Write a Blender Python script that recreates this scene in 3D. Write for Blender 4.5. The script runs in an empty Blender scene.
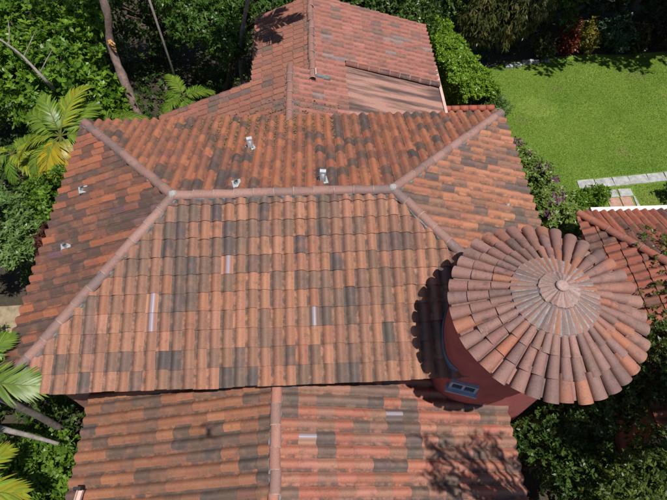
import bpy, math, random
import numpy as np
from mathutils import Matrix, Vector
random.seed(7)
RNG = np.random.default_rng(11)
S = bpy.context.scene
COL = S.collection
rad = math.radians

# ------------------------------------------------------------------ camera
CAM = Vector((0.485, -6.80, 14.675))
yaw, pitch, roll = rad(3.32), rad(56.98), rad(-0.93)
fw = Vector((math.sin(yaw) * math.cos(pitch), math.cos(yaw) * math.cos(pitch), -math.sin(pitch)))
rt = Vector((math.cos(yaw), -math.sin(yaw), 0))
dn = fw.cross(rt)
rt2 = rt * math.cos(roll) + dn * math.sin(roll)
dn2 = -rt * math.sin(roll) + dn * math.cos(roll)
cd = bpy.data.cameras.new('camera')
cam = bpy.data.objects.new('camera', cd)
COL.objects.link(cam)
M = Matrix((rt2, -dn2, -fw)).transposed().to_4x4()
M.translation = CAM
cam.matrix_world = M
cd.sensor_width = 36
cd.lens = 36 * 500 / 667
cd.clip_start = 0.05
cd.clip_end = 2000
S.camera = cam

# ------------------------------------------------------------------ sky, sun, exposure
LIGHT = Vector((-0.208, 0.2355, -0.9494)).normalized()
sun_dir = -LIGHT
el = math.asin(sun_dir.z)
az = math.atan2(sun_dir.x, sun_dir.y)
w = bpy.data.worlds.new('World')
S.world = w
w.use_nodes = True
wn = w.node_tree.nodes
sky = wn.new('ShaderNodeTexSky')
sky.sky_type = 'NISHITA'
sky.sun_disc = False
sky.sun_elevation = el
sky.sun_rotation = az
sky.air_density = 1.0
sky.dust_density = 0.6
w.node_tree.links.new(sky.outputs[0], wn['Background'].inputs[0])
wn['Background'].inputs[1].default_value = 0.062
sl = bpy.data.lights.new('sun', 'SUN')
sl.energy = 4.7
sl.angle = rad(0.53)
sl.color = (1.0, 0.95, 0.88)
sun = bpy.data.objects.new('sun', sl)
COL.objects.link(sun)
sun.rotation_euler = LIGHT.to_track_quat('-Z', 'Y').to_euler()
sun.location = (8, -9, 30)
S.view_settings.view_transform = 'Standard'
S.view_settings.look = 'None'
S.view_settings.exposure = 0.0
S.view_settings.gamma = 1.0
S.cycles.max_bounces = 6
S.cycles.diffuse_bounces = 3
S.cycles.transmission_bounces = 4
S.cycles.transparent_max_bounces = 6

# ------------------------------------------------------------------ materials
def new_mat(name):
    m = bpy.data.materials.new(name)
    m.use_nodes = True
    return m, m.node_tree.nodes, m.node_tree.links, m.node_tree.nodes['Principled BSDF']

def noise(N, L, scale, detail=4, rough=0.6, vec=None):
    n = N.new('ShaderNodeTexNoise')
    n.inputs['Scale'].default_value = scale
    n.inputs['Detail'].default_value = detail
    n.inputs['Roughness'].default_value = rough
    if vec is not None:
        L.new(vec, n.inputs['Vector'])
    return n

def ramp(N, L, src, a, b, ca=(0, 0, 0, 1), cb=(1, 1, 1, 1)):
    r = N.new('ShaderNodeValToRGB')
    r.color_ramp.elements[0].position = a
    r.color_ramp.elements[1].position = b
    r.color_ramp.elements[0].color = ca
    r.color_ramp.elements[1].color = cb
    L.new(src, r.inputs[0])
    return r

def mixc(N, L, fac, a, b, mode='MIX'):
    m = N.new('ShaderNodeMix')
    m.data_type = 'RGBA'
    m.blend_type = mode
    for sock, v in ((m.inputs[0], fac), (m.inputs[6], a), (m.inputs[7], b)):
        if hasattr(v, 'is_output'):
            L.new(v, sock)
        elif isinstance(v, (int, float)):
            sock.default_value = v
        else:
            sock.default_value = (*v[:3], 1)
    return m.outputs[2]

def geo_pos(N):
    return N.new('ShaderNodeNewGeometry').outputs['Position']

def plain(name, col, rough=0.7, var=0.25, scale=6, metal=0.0, bump=0.15):
    m, N, L, P = new_mat(name)
    pos = geo_pos(N)
    n = noise(N, L, scale, 6, 0.65, pos)
    dark = tuple(c * (1 - var) for c in col)
    lite = tuple(min(1, c * (1 + var)) for c in col)
    r = ramp(N, L, n.outputs[0], 0.3, 0.7, (*dark, 1), (*lite, 1))
    L.new(r.outputs[0], P.inputs['Base Color'])
    P.inputs['Roughness'].default_value = rough
    P.inputs['Metallic'].default_value = metal
    if bump:
        b = N.new('ShaderNodeBump')
        b.inputs['Strength'].default_value = bump
        b.inputs['Distance'].default_value = 0.02
        n2 = noise(N, L, scale * 8, 4, 0.6, pos)
        L.new(n2.outputs[0], b.inputs['Height'])
        L.new(b.outputs[0], P.inputs['Normal'])
    return m

def tile_mat(name, source, mildew=0.5, mild_col=(0.075, 0.058, 0.05), lichen=0.14, clay=(0.33, 0.155, 0.098)):
    """weathered clay; the clay colour comes from the object (source 'OBJ') or from the tint attribute"""
    m, N, L, P = new_mat(name)
    if source == 'OBJ':
        tint = N.new('ShaderNodeObjectInfo').outputs['Color']
    else:
        a = N.new('ShaderNodeAttribute')
        a.attribute_name = 'tint'
        tint = a.outputs['Color']
    pos = geo_pos(N)
    n1 = noise(N, L, 9, 6, 0.7, pos)
    n2 = noise(N, L, 45, 4, 0.7, pos)
    n3 = noise(N, L, 3.2, 5, 0.75, pos)
    v = ramp(N, L, n2.outputs[0], 0.25, 0.75, (0.72, 0.72, 0.72, 1), (1.2, 1.2, 1.2, 1))
    c = mixc(N, L, 1.0, tint, v.outputs[0], 'MULTIPLY')
    n6 = noise(N, L, 4.2, 4, 0.6, pos)
    r6 = ramp(N, L, n6.outputs[0], 0.5, 0.72, (0, 0, 0, 1), (0.5, 0.5, 0.5, 1))
    c = mixc(N, L, r6.outputs[0], c, clay)
    # pale bloom on the clay
    r1 = ramp(N, L, n1.outputs[0], 0.52, 0.8)
    f1 = N.new('ShaderNodeMath'); f1.operation = 'MULTIPLY'; f1.inputs[1].default_value = lichen
    L.new(r1.outputs[0], f1.inputs[0])
    c = mixc(N, L, f1.outputs[0], c, (0.42, 0.27, 0.2))
    # mildew blotches with a shape of their own
    mul = N.new('ShaderNodeMath'); mul.operation = 'MULTIPLY'
    L.new(n3.outputs[0], mul.inputs[0]); L.new(n1.outputs[0], mul.inputs[1])
    r2 = ramp(N, L, mul.outputs[0], 0.27, 0.40)
    f2 = N.new('ShaderNodeMath'); f2.operation = 'MULTIPLY'; f2.inputs[1].default_value = mildew
    L.new(r2.outputs[0], f2.inputs[0])
    c = mixc(N, L, f2.outputs[0], c, mild_col)
    # mildew streaks in each tile's water channel, strengthened to paint in barrel relief shading
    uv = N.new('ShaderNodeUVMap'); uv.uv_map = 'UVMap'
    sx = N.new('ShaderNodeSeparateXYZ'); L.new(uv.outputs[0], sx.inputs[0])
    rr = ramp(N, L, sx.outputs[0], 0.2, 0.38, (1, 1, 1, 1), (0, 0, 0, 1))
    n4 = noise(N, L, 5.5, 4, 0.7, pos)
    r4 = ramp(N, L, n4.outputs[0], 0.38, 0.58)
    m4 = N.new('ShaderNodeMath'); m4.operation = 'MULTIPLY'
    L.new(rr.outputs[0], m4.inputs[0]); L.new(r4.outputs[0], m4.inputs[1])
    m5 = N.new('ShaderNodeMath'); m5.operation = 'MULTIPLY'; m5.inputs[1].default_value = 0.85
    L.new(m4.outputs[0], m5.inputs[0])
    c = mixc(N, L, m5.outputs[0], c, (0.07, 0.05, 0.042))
    L.new(c, P.inputs['Base Color'])
    P.inputs['Roughness'].default_value = 0.72
    b = N.new('ShaderNodeBump')
    b.inputs['Strength'].default_value = 0.35
    b.inputs['Distance'].default_value = 0.012
    L.new(n2.outputs[0], b.inputs['Height'])
    L.new(b.outputs[0], P.inputs['Normal'])
    return m

def leaf_mat(name, trans=0.38, rough=0.36):
    m, N, L, P = new_mat(name)
    a = N.new('ShaderNodeAttribute')
    a.attribute_name = 'tint'
    L.new(a.outputs['Color'], P.inputs['Base Color'])
    P.inputs['Roughness'].default_value = rough
    P.inputs['Specular IOR Level'].default_value = 0.35
    t = N.new('ShaderNodeBsdfTranslucent')
    L.new(mixc(N, L, 1.0, a.outputs['Color'], (1.25, 1.15, 0.5), 'MULTIPLY'), t.inputs[0])
    mx = N.new('ShaderNodeMixShader')
    mx.inputs[0].default_value = trans
    L.new(P.outputs[0], mx.inputs[1])
    L.new(t.outputs[0], mx.inputs[2])
    L.new(mx.outputs[0], N['Material Output'].inputs['Surface'])
    return m

MT = {}
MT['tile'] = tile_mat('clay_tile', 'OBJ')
MT['cap'] = tile_mat('cap_clay', 'OBJ', mildew=0.55, mild_col=(0.12, 0.085, 0.08), lichen=0.3, clay=(0.33, 0.18, 0.145))
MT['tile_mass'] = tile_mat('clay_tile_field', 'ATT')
MT['deck'] = plain('roof_deck_mortar', (0.16, 0.085, 0.06), 0.9)
MT['wall'] = plain('red_stucco', (0.40, 0.11, 0.10), 0.85, 0.2, 2.5)
MT['salmon'] = plain('salmon_stucco', (0.42, 0.2, 0.15), 0.85, 0.15, 3)
MT['mortar'] = plain('grey_mortar', (0.17, 0.18, 0.18), 0.9, 0.4, 12)
MT['joint'] = plain('cap_joint_mortar', (0.36, 0.25, 0.21), 0.9, 0.45, 9)
MT['cement'] = plain('white_cement', (0.36, 0.345, 0.33), 0.9, 0.4, 20)
MT['bark'] = plain('brown_bark', (0.13, 0.085, 0.06), 0.9, 0.55, 9, bump=0.8)
MT['barkred'] = plain('flaking_bark', (0.26, 0.18, 0.155), 0.9, 0.55, 7, bump=0.9)
MT['barkgrey'] = plain('grey_bark', (0.26, 0.23, 0.21), 0.9, 0.4, 9, bump=0.6)
MT['wood'] = plain('raw_split_wood', (0.5, 0.27, 0.1), 0.8, 0.4, 20)
MT['leaf'] = leaf_mat('leaf_blade')
MT['petal'] = leaf_mat('petal', 0.2, 0.6)
MT['zinc'] = plain('galvanised_zinc', (0.50, 0.54, 0.57), 0.5, 0.2, 14, metal=0.4, bump=0)
MT['white'] = plain('white_paint', (0.75, 0.74, 0.72), 0.6, 0.08, 5)
MT['pinkwhite'] = plain('pink_white_paint', (0.62, 0.42, 0.37), 0.7, 0.12, 5)
MT['blue'] = plain('blue_paint', (0.36, 0.44, 0.55), 0.5, 0.15, 8)
MT['black'] = plain('flat_black', (0.02, 0.02, 0.02), 0.6, 0.2, 8)
MT['drone'] = plain('grey_plastic', (0.4, 0.4, 0.42), 0.4, 0.05, 5)
MT['litter'] = leaf_mat('dry_leaf', 0.1, 0.8)
g, N, L, P = new_mat('window_glass')
P.inputs['Base Color'].default_value = (0.03, 0.045, 0.07, 1)
P.inputs['Roughness'].default_value = 0.06
MT['glass'] = g
g, N, L, P = new_mat('glass_tile')
P.inputs['Base Color'].default_value = (0.31, 0.19, 0.175, 1)
P.inputs['Roughness'].default_value = 0.2
P.inputs['Specular IOR Level'].default_value = 0.9
P.inputs['Coat Weight'].default_value = 0.6
tc = N.new('ShaderNodeObjectInfo').outputs['Color']
uv = N.new('ShaderNodeUVMap'); uv.uv_map = 'UVMap'
sx = N.new('ShaderNodeSeparateXYZ'); L.new(uv.outputs[0], sx.inputs[0])
ra = ramp(N, L, sx.outputs[0], 0.42, 0.50); rb = ramp(N, L, sx.outputs[0], 0.72, 0.80, (1, 1, 1, 1), (0, 0, 0, 1))
mm = N.new('ShaderNodeMath'); mm.operation = 'MULTIPLY'; L.new(ra.outputs[0], mm.inputs[0]); L.new(rb.outputs[0], mm.inputs[1])
L.new(mixc(N, L, mm.outputs[0], tc, (0.33, 0.28, 0.33)), P.inputs['Base Color'])  # pale lilac strip along the barrel paints in the glass highlight
L.new(mm.outputs[0], P.inputs['Coat Weight'])
rg = N.new('ShaderNodeMapRange'); L.new(mm.outputs[0], rg.inputs[0]); rg.inputs[3].default_value = 0.75; rg.inputs[4].default_value = 0.18
L.new(rg.outputs[0], P.inputs['Roughness'])
MT['glass_tile'] = g

# salmon slab with dark streaks
m, N, L, P = new_mat('salmon_coated_slab')
pos = geo_pos(N)
mp = N.new('ShaderNodeMapping'); L.new(pos, mp.inputs[0])
mp.inputs['Scale'].default_value = (0.28, 2.4, 0.28)
mp.inputs['Rotation'].default_value = (0, 0, rad(11))
n1 = noise(N, L, 1.5, 4, 0.55, mp.outputs[0])
n2 = noise(N, L, 25, 4, 0.6, pos)
r1 = ramp(N, L, n1.outputs[0], 0.44, 0.60)
c = mixc(N, L, r1.outputs[0], (0.40, 0.215, 0.17), (0.10, 0.062, 0.055))
v = ramp(N, L, n2.outputs[0], 0.3, 0.7, (0.85, 0.85, 0.85, 1), (1.1, 1.1, 1.1, 1))
L.new(mixc(N, L, 1.0, c, v.outputs[0], 'MULTIPLY'), P.inputs['Base Color'])
P.inputs['Roughness'].default_value = 0.8
MT['slab'] = m

# soil
m, N, L, P = new_mat('garden_soil')
pos = geo_pos(N)
n1 = noise(N, L, 0.9, 6, 0.65, pos)
n2 = noise(N, L, 18, 5, 0.7, pos)
r1 = ramp(N, L, n1.outputs[0], 0.35, 0.65, (0.03, 0.023, 0.016, 1), (0.075, 0.058, 0.038, 1))
r2 = ramp(N, L, n2.outputs[0], 0.3, 0.7, (0.6, 0.6, 0.6, 1), (1.25, 1.25, 1.25, 1))
L.new(mixc(N, L, 1.0, r1.outputs[0], r2.outputs[0], 'MULTIPLY'), P.inputs['Base Color'])
P.inputs['Roughness'].default_value = 0.95
MT['soil'] = m

# lawn turf
m, N, L, P = new_mat('lawn_turf')
pos = geo_pos(N)
n1 = noise(N, L, 0.55, 5, 0.6, pos)
n2 = noise(N, L, 14, 5, 0.75, pos)
n3 = noise(N, L, 0.9, 4, 0.7, pos)
r1 = ramp(N, L, n1.outputs[0], 0.35, 0.68, (0.105, 0.19, 0.018, 1), (0.165, 0.24, 0.032, 1))
r2 = ramp(N, L, n2.outputs[0], 0.25, 0.75, (0.75, 0.77, 0.75, 1), (1.2, 1.2, 1.15, 1))
c = mixc(N, L, 1.0, r1.outputs[0], r2.outputs[0], 'MULTIPLY')
r3 = ramp(N, L, n3.outputs[0], 0.66, 0.78)
c = mixc(N, L, r3.outputs[0], c, (0.26, 0.2, 0.1))
L.new(c, P.inputs['Base Color'])
P.inputs['Roughness'].default_value = 0.9
MT['lawn'] = m
MT['stone'] = plain('pale_paving', (0.36, 0.36, 0.35), 0.9, 0.4, 5)
MT['pinkstone'] = plain('pink_paving', (0.42, 0.25, 0.19), 0.9, 0.25, 7)

# ------------------------------------------------------------------ mesh helpers
def link(o, parent=None, base=None):
    COL.objects.link(o)
    if parent is not None:
        o.parent = parent
        if parent.type == 'EMPTY':
            o.matrix_parent_inverse = Matrix.Translation(-Vector(parent['_b'])) if '_b' in parent else Matrix()
    return o

def thing(name, label, cat, base, group=None):
    o = bpy.data.objects.new(name, None)
    o.empty_display_size = 0.2
    o.location = base
    o['_b'] = list(base)
    COL.objects.link(o)
    o['label'] = label
    o['category'] = cat
    if group:
        o['group'] = group
    return o

def tag(o, label=None, cat=None, group=None, kind=None):
    if label: o['label'] = label
    if cat: o['category'] = cat
    if group: o['group'] = group
    if kind: o['kind'] = kind
    return o

def mk(name, verts, faces, mat, parent=None, smooth=False):
    me = bpy.data.meshes.new(name)
    me.from_pydata([tuple(v) for v in verts], [], faces)
    if mat is not None:
        me.materials.append(mat)
    if smooth:
        me.polygons.foreach_set('use_smooth', [True] * len(me.polygons))
    me.update()
    return link(bpy.data.objects.new(name, me), parent)

def mk_np(name, verts, quads, mat, parent=None, tint=None, smooth=False, uv=None):
    """fast quad mesh from arrays"""
    me = bpy.data.meshes.new(name)
    nv, nf = len(verts), len(quads)
    me.vertices.add(nv)
    me.vertices.foreach_set('co', np.asarray(verts, np.float32).ravel())
    k = quads.shape[1]
    me.loops.add(nf * k)
    me.loops.foreach_set('vertex_index', np.asarray(quads, np.int32).ravel())
    me.polygons.add(nf)
    me.polygons.foreach_set('loop_start', np.arange(0, nf * k, k, dtype=np.int32))
    if tint is not None:
        at = me.attributes.new('tint', 'FLOAT_COLOR', 'POINT')
        t4 = np.ones((nv, 4), np.float32); t4[:, :3] = tint
        at.data.foreach_set('color', t4.ravel())
    if smooth:
        me.polygons.foreach_set('use_smooth', np.ones(nf, bool))
    me.update(calc_edges=True)
    me.validate()
    me.materials.append(mat)
    return link(bpy.data.objects.new(name, me), parent)

class MB:
    def __init__(s): s.v = []; s.f = []
    def add(s, vs, fs):
        b = len(s.v); s.v += [tuple(v) for v in vs]; s.f += [tuple(i + b for i in f) for f in fs]
    def box(s, c, d, rz=0.0, M=None):
        x, y, z = (k / 2 for k in d)
        vs = [Vector((sx * x, sy * y, sz * z)) for sz in (-1, 1) for sy in (-1, 1) for sx in (-1, 1)]
        R = Matrix.Rotation(rz, 3, 'Z') if M is None else M
        vs = [R @ v + Vector(c) for v in vs]
        s.add(vs, [(0, 2, 3, 1), (4, 5, 7, 6), (0, 1, 5, 4), (2, 6, 7, 3), (0, 4, 6, 2), (1, 3, 7, 5)])
    def prism(s, poly, z0, z1):
        """plan polygon (counter-clockwise); z1 may be one height or one per corner"""
        n = len(poly)
        zt = z1 if isinstance(z1, (list, tuple)) else [z1] * n
        s.add([(p[0], p[1], z0) for p in poly] + [(p[0], p[1], zt[i]) for i, p in enumerate(poly)],
              [tuple(range(n - 1, -1, -1)), tuple(range(n, 2 * n))] + [(i, (i + 1) % n, n + (i + 1) % n, n + i) for i in range(n)])
    def tube(s, pts, rads, k=8, wob=0.0, cap=True):
        pts = [Vector(p) for p in pts]
        b = len(s.v); ref = Vector((0.3, 0.9, 0.1)).normalized()
        for i, p in enumerate(pts):
            t = (pts[min(i + 1, len(pts) - 1)] - pts[max(i - 1, 0)]).normalized()
            a = t.cross(ref)
            if a.length < 0.05: a = t.cross(Vector((1, 0, 0)))
            a.normalize(); c = t.cross(a)
            for j in range(k):
                th = 2 * math.pi * j / k
                r = rads[i] * (1 + random.uniform(-wob, wob))
                s.v.append(tuple(p + a * r * math.cos(th) + c * r * math.sin(th)))
        for i in range(len(pts) - 1):
            for j in range(k):
                s.f.append((b + i * k + j, b + i * k + (j + 1) % k, b + (i + 1) * k + (j + 1) % k, b + (i + 1) * k + j))
        if cap:
            s.f.append(tuple(b + j for j in range(k - 1, -1, -1)))
            e = b + (len(pts) - 1) * k
            s.f.append(tuple(e + j for j in range(k)))
    def build(s, name, mat, parent=None, smooth=False):
        return mk(name, s.v, s.f, mat, parent, smooth)

def curve(pts, n):
    """Catmull-Rom through the points"""
    P = [Vector(p) for p in pts]
    P = [P[0] * 2 - P[1]] + P + [P[-1] * 2 - P[-2]]
    out = []
    segs = len(P) - 3
    for i in range(n + 1):
        t = i / n * segs
        k = min(int(t), segs - 1); u = t - k
        a, b, c, d = P[k:k + 4]
        out.append(0.5 * ((2 * b) + (c - a) * u + (2 * a - 5 * b + 4 * c - d) * u * u + (3 * b - a - 3 * c + d) * u ** 3))
    return out

def vnoise(x, y, seed=0):
    def h(i, j):
        v = math.sin(i * 127.1 + j * 311.7 + seed * 74.7) * 43758.5453
        return v - math.floor(v)
    i, j = math.floor(x), math.floor(y); u, v = x - i, y - j
    u = u * u * (3 - 2 * u); v = v * v * (3 - 2 * v)
    return (h(i, j) * (1 - u) + h(i + 1, j) * u) * (1 - v) + (h(i, j + 1) * (1 - u) + h(i + 1, j + 1) * u) * v

# ------------------------------------------------------------------ clay tiles
CW, RL = 0.245, 0.37           # cover width, exposed length of one tile
def profile(cw=CW):
    p = [(-0.015 * cw, 0.014), (0.09 * cw, 0.004), (0.20 * cw, 0.004)]
    for k in range(1, 10):
        t = k / 9
        x = 0.20 + 0.82 * t
        h = math.sin(math.pi * t ** 1.0) ** 1.0 if t < 1 else 0.0
        p.append((x * cw, 0.006 + 0.305 * cw * h + (0.012 if t == 1 else 0.0)))
    return p

def tile_geom(cw=CW, rl=RL):
    """vertices (u, v, n) and faces of one S-shaped tile lying up the slope"""
    pr = profile(cw)
    ln = rl + 0.05
    K = len(pr)
    vs, fs, uv = [], [], []
    for (v, dz) in ((0.0, 0.030), (ln, 0.0)):
        for (u, n) in pr:
            vs.append((u, v, n + dz))
    for i in range(K - 1):
        fs.append((i, i + 1, K + i + 1, K + i))
    b = len(vs)
    for (u, n) in pr: vs.append((u, 0.0, n + 0.030))
    for (u, n) in pr: vs.append((u * 0.98 + 0.002, 0.004, n + 0.030 - 0.018))
    for i in range(K - 1):
        fs.append((b + K + i, b + K + i + 1, b + i + 1, b + i))
    return vs, fs, 0

def clip_poly(pl, a, b, c):
    """keep the part of polygon pl (u, v, n tuples) with a*u + b*v <= c"""
    out = []
    for i in range(len(pl)):
        p, q = pl[i], pl[(i + 1) % len(pl)]
        dp, dq = a * p[0] + b * p[1] - c, a * q[0] + b * q[1] - c
        if dp <= 0: out.append(p)
        if dp * dq < 0:
            t = dp / (dp - dq)
            out.append(tuple(p[k] + t * (q[k] - p[k]) for k in range(3)))
    return out

def finish_tile_mesh(me, cw, n_top=None):
    me.polygons.foreach_set('use_smooth', [True] * len(me.polygons))
    uvl = me.uv_layers.new(name='UVMap')
    return uvl

PAL = {
    'front': [((0.38, 0.178, 0.112), 3.4), ((0.335, 0.15, 0.09), 3.8), ((0.28, 0.14, 0.092), 3.4), ((0.205, 0.12, 0.088), 3.6), ((0.15, 0.10, 0.08), 3.0), ((0.11, 0.08, 0.074), 1.8)],
    'west': [((0.345, 0.115, 0.057), 3), ((0.27, 0.098, 0.055), 3), ((0.17, 0.075, 0.05), 3), ((0.105, 0.062, 0.048), 3.2), ((0.14, 0.075, 0.08), 1.0)],
    'north': [((0.38, 0.14, 0.072), 4), ((0.33, 0.12, 0.066), 4), ((0.24, 0.10, 0.065), 3), ((0.14, 0.085, 0.066), 2), ((0.10, 0.07, 0.062), 1.2)],
    'east': [((0.42, 0.175, 0.098), 5), ((0.36, 0.145, 0.082), 4), ((0.25, 0.125, 0.085), 2), ((0.13, 0.09, 0.075), 2)],
    'rear': [((0.37, 0.14, 0.108), 5), ((0.33, 0.12, 0.09), 5), ((0.26, 0.115, 0.09), 3), ((0.17, 0.10, 0.085), 1.2), ((0.26, 0.17, 0.16), 0.6)],
    'rearleft': [((0.32, 0.125, 0.085), 5), ((0.28, 0.11, 0.076), 4), ((0.22, 0.105, 0.08), 2), ((0.16, 0.10, 0.082), .7)],
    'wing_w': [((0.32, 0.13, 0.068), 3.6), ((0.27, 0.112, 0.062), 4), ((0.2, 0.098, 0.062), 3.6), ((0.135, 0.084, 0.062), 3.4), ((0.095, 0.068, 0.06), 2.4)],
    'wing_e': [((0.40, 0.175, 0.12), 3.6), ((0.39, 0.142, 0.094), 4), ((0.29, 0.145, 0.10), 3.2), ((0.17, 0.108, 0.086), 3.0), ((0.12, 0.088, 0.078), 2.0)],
    'pav': [((0.36, 0.11, 0.065), 4), ((0.30, 0.09, 0.056), 4), ((0.21, 0.08, 0.056), 2), ((0.14, 0.066, 0.054), 1)],
    'turret': [((0.33, 0.18, 0.15), 5), ((0.29, 0.145, 0.118), 4), ((0.25, 0.145, 0.128), 3), ((0.40, 0.15, 0.085), 2.2), ((0.165, 0.10, 0.092), 2.2)],
    'cap': [((0.34, 0.17, 0.125), 4), ((0.29, 0.14, 0.105), 3), ((0.22, 0.135, 0.115), 2)],
}
def pick(pal, x, y, seed=0):
    """clay colour of the tile at (x, y): a random pick, drifting in patches"""
    ps = PAL[pal]
    t = sum(wt for _, wt in ps)
    a = 0.62 * random.random() + 0.38 * min(1, max(0, (vnoise(x, y, seed) - 0.5) * 1.7 + 0.5))
    a = min(0.999, max(0, (a - 0.5) * 1.3 + 0.5)) * t
    for c, wt in ps:
        if a < wt: break
        a -= wt
    k = random.uniform(0.88, 1.1)
    return tuple(min(1, ch * k * random.uniform(0.96, 1.04)) for ch in c)

TILE_CACHE = {}
def shared_tile(cw, rl):
    key = (round(cw, 4), round(rl, 4))
    if key not in TILE_CACHE:
        vs, fs, _ = tile_geom(cw, rl)
        me = bpy.data.meshes.new('tile')
        me.from_pydata(vs, [], fs)
        me.polygons.foreach_set('use_smooth', [True] * len(fs))
        u = me.uv_layers.new(name='UVMap')
        for lp in me.loops:
            p = vs[lp.vertex_index]
            u.data[lp.index].uv = (p[0] / cw, p[1] / rl)
        me.materials.append(MT['tile'])
        me.update()
        TILE_CACHE[key] = (me, vs, fs)
    return TILE_CACHE[key]

def lay_tiles(roof, A, B, poly, pal, single, cw=CW, rl=RL, skip=None, seed=0, glass=(), mass=None, phase=0.0, clips=True):
    """tiles over the slope whose eave runs A->B (left to right, looking uphill) and whose outline is poly.
    single(world point) says which tiles become objects of their own; the rest go to one joined part."""
    A, B = Vector(A), Vector(B)
    U = (B - A).normalized()
    poly = [Vector(p) for p in poly]
    far = max(poly, key=lambda p: ((p - A) - (p - A).dot(U) * U).length)
    Vd = ((far - A) - (far - A).dot(U) * U).normalized()
    Nn = U.cross(Vd)
    pu = [((p - A).dot(U), (p - A).dot(Vd)) for p in poly]
    area = sum(pu[i][0] * pu[(i + 1) % len(pu)][1] - pu[(i + 1) % len(pu)][0] * pu[i][1] for i in range(len(pu)))
    if area < 0: pu.reverse()
    hp = []
    for i in range(len(pu)):
        (x0, y0), (x1, y1) = pu[i], pu[(i + 1) % len(pu)]
        a, b = (y1 - y0), -(x1 - x0)
        l = math.hypot(a, b)
        if l < 1e-6: continue
        a /= l; b /= l
        c = a * x0 + b * y0
        if b < -0.98: c += 0.06      # tiles may hang over the eave
        hp.append((a, b, c))
    me, vs, fs = shared_tile(cw, rl)
    umax = max(p[0] for p in pu); vmax = max(p[1] for p in pu); umin = min(p[0] for p in pu)
    base = Matrix((U, Vd, Nn)).transposed().to_4x4()
    count = 0
    i0 = math.floor(umin / cw) - 1
    mass = mass if mass is not None else {'v': [], 'f': [], 't': [], 'uv': []}
    j = 0
    while j * rl - 0.05 < vmax:
        v0 = j * rl - 0.05
        for i in range(i0, int(umax / cw) + 2):
            u0 = i * cw + phase
            cor = [(u0 + 0.02, v0 + 0.03), (u0 + cw - 0.02, v0 + 0.03), (u0 + cw - 0.02, v0 + rl - 0.02), (u0 + 0.02, v0 + rl - 0.02)]
            state = [all(a * x + b * y <= c for (x, y) in cor) for a, b, c in hp]
            if any(all(a * x + b * y > c for (x, y) in cor) for a, b, c in hp): continue
            wc = A + U * (u0 + cw / 2) + Vd * (v0 + rl / 2)
            if skip and skip(wc): continue
            tint = pick(pal, u0 / cw / 1.5, v0 / rl / 3.4, seed)
            M4 = base.copy()
            jit = Matrix.Rotation(random.gauss(0, 0.011), 4, 'Z') @ Matrix.Rotation(random.gauss(0, 0.008), 4, 'X') @ Matrix.Rotation(random.gauss(0, 0.012), 4, 'Y')
            M4 = Matrix.Translation(A + U * (u0 + random.gauss(0, 0.002)) + Vd * (v0 + random.gauss(0, 0.009)) + Nn * random.uniform(0, 0.004)) @ base @ jit
            cut = [h for h, s in zip(hp, state) if not s] if clips else []
            if cut:
                polys = []
                for fi, f in enumerate(fs):
                    pl = [(vs[k][0] + u0, vs[k][1] + v0, vs[k][2]) for k in f]
                    for (a, b, c) in cut:
                        if len(pl) >= 3: pl = clip_poly(pl, a, b, c)
                    if len(pl) >= 3: polys.append((fi >= len(fs) // 2, pl))
                if len(polys) < 3: continue
                lv, lf, key = [], [], {}
                for lip, pl in polys:
                    idx = []
                    for p in pl:
                        kk = (lip, round(p[0], 5), round(p[1], 5), round(p[2], 5))
                        if kk not in key: key[kk] = len(lv); lv.append((p[0] - u0, p[1] - v0, p[2]))
                        if key[kk] not in idx: idx.append(key[kk])
                    if len(idx) >= 3: lf.append(tuple(idx))
            else:
                lv, lf = vs, fs
            if single(wc):
                if cut:
                    m2 = bpy.data.meshes.new('tile')
                    m2.from_pydata(lv, [], lf)
                    m2.polygons.foreach_set('use_smooth', [True] * len(m2.polygons))
                    uu = m2.uv_layers.new(name='UVMap')
                    for lp in m2.loops:
                        p = lv[lp.vertex_index]
                        uu.data[lp.index].uv = (p[0] / cw, p[1] / rl)
                    m2.materials.append(MT['tile'])
                else:
                    m2 = me
                o = bpy.data.objects.new('tile', m2)
                o.color = (*tint, 1)
                COL.objects.link(o)
                o.parent = roof
                o.matrix_world = M4
                o.matrix_basis = M4
                if not cut and any(abs((wc - Vector(gp)).dot(U)) < cw / 2 and abs((wc - Vector(gp)).dot(Vd)) < rl / 2 for gp in glass):
                    gm = bpy.data.meshes.get('glass_tile')
                    if gm is None:
                        gm = me.copy(); gm.name = 'glass_tile'
                        gm.materials[0] = MT['glass_tile']
                    o.data = gm; o.name = 'glass_tile'
                count += 1
            else:
                bb = len(mass['v'])
                for p in lv:
                    q = M4 @ Vector(p)
                    mass['v'].append(tuple(q)); mass['t'].append(tint); mass['uv'].append((p[0] / cw, p[1] / rl))
                mass['f'] += [tuple(k + bb for k in f) for f in lf]
        j += 1
    return mass, count

def build_mass(mass, roof, name='tile_field'):
    if not mass['f']: return None
    me = bpy.data.meshes.new(name)
    me.from_pydata(mass['v'], [], mass['f'])
    me.polygons.foreach_set('use_smooth', [True] * len(me.polygons))
    at = me.attributes.new('tint', 'FLOAT_COLOR', 'POINT')
    t4 = np.ones((len(mass['v']), 4), np.float32); t4[:, :3] = mass['t']
    at.data.foreach_set('color', t4.ravel())
    uvl = me.uv_layers.new(name='UVMap')
    vi = np.empty(len(me.loops), np.int32); me.loops.foreach_get('vertex_index', vi)
    uvl.data.foreach_set('uv', np.asarray(mass['uv'], np.float32)[vi].ravel())
    me.materials.append(MT['tile_mass'])
    o = bpy.data.objects.new(name, me)
    COL.objects.link(o); o.parent = roof
    o['kind'] = 'stuff'
    return o

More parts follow.
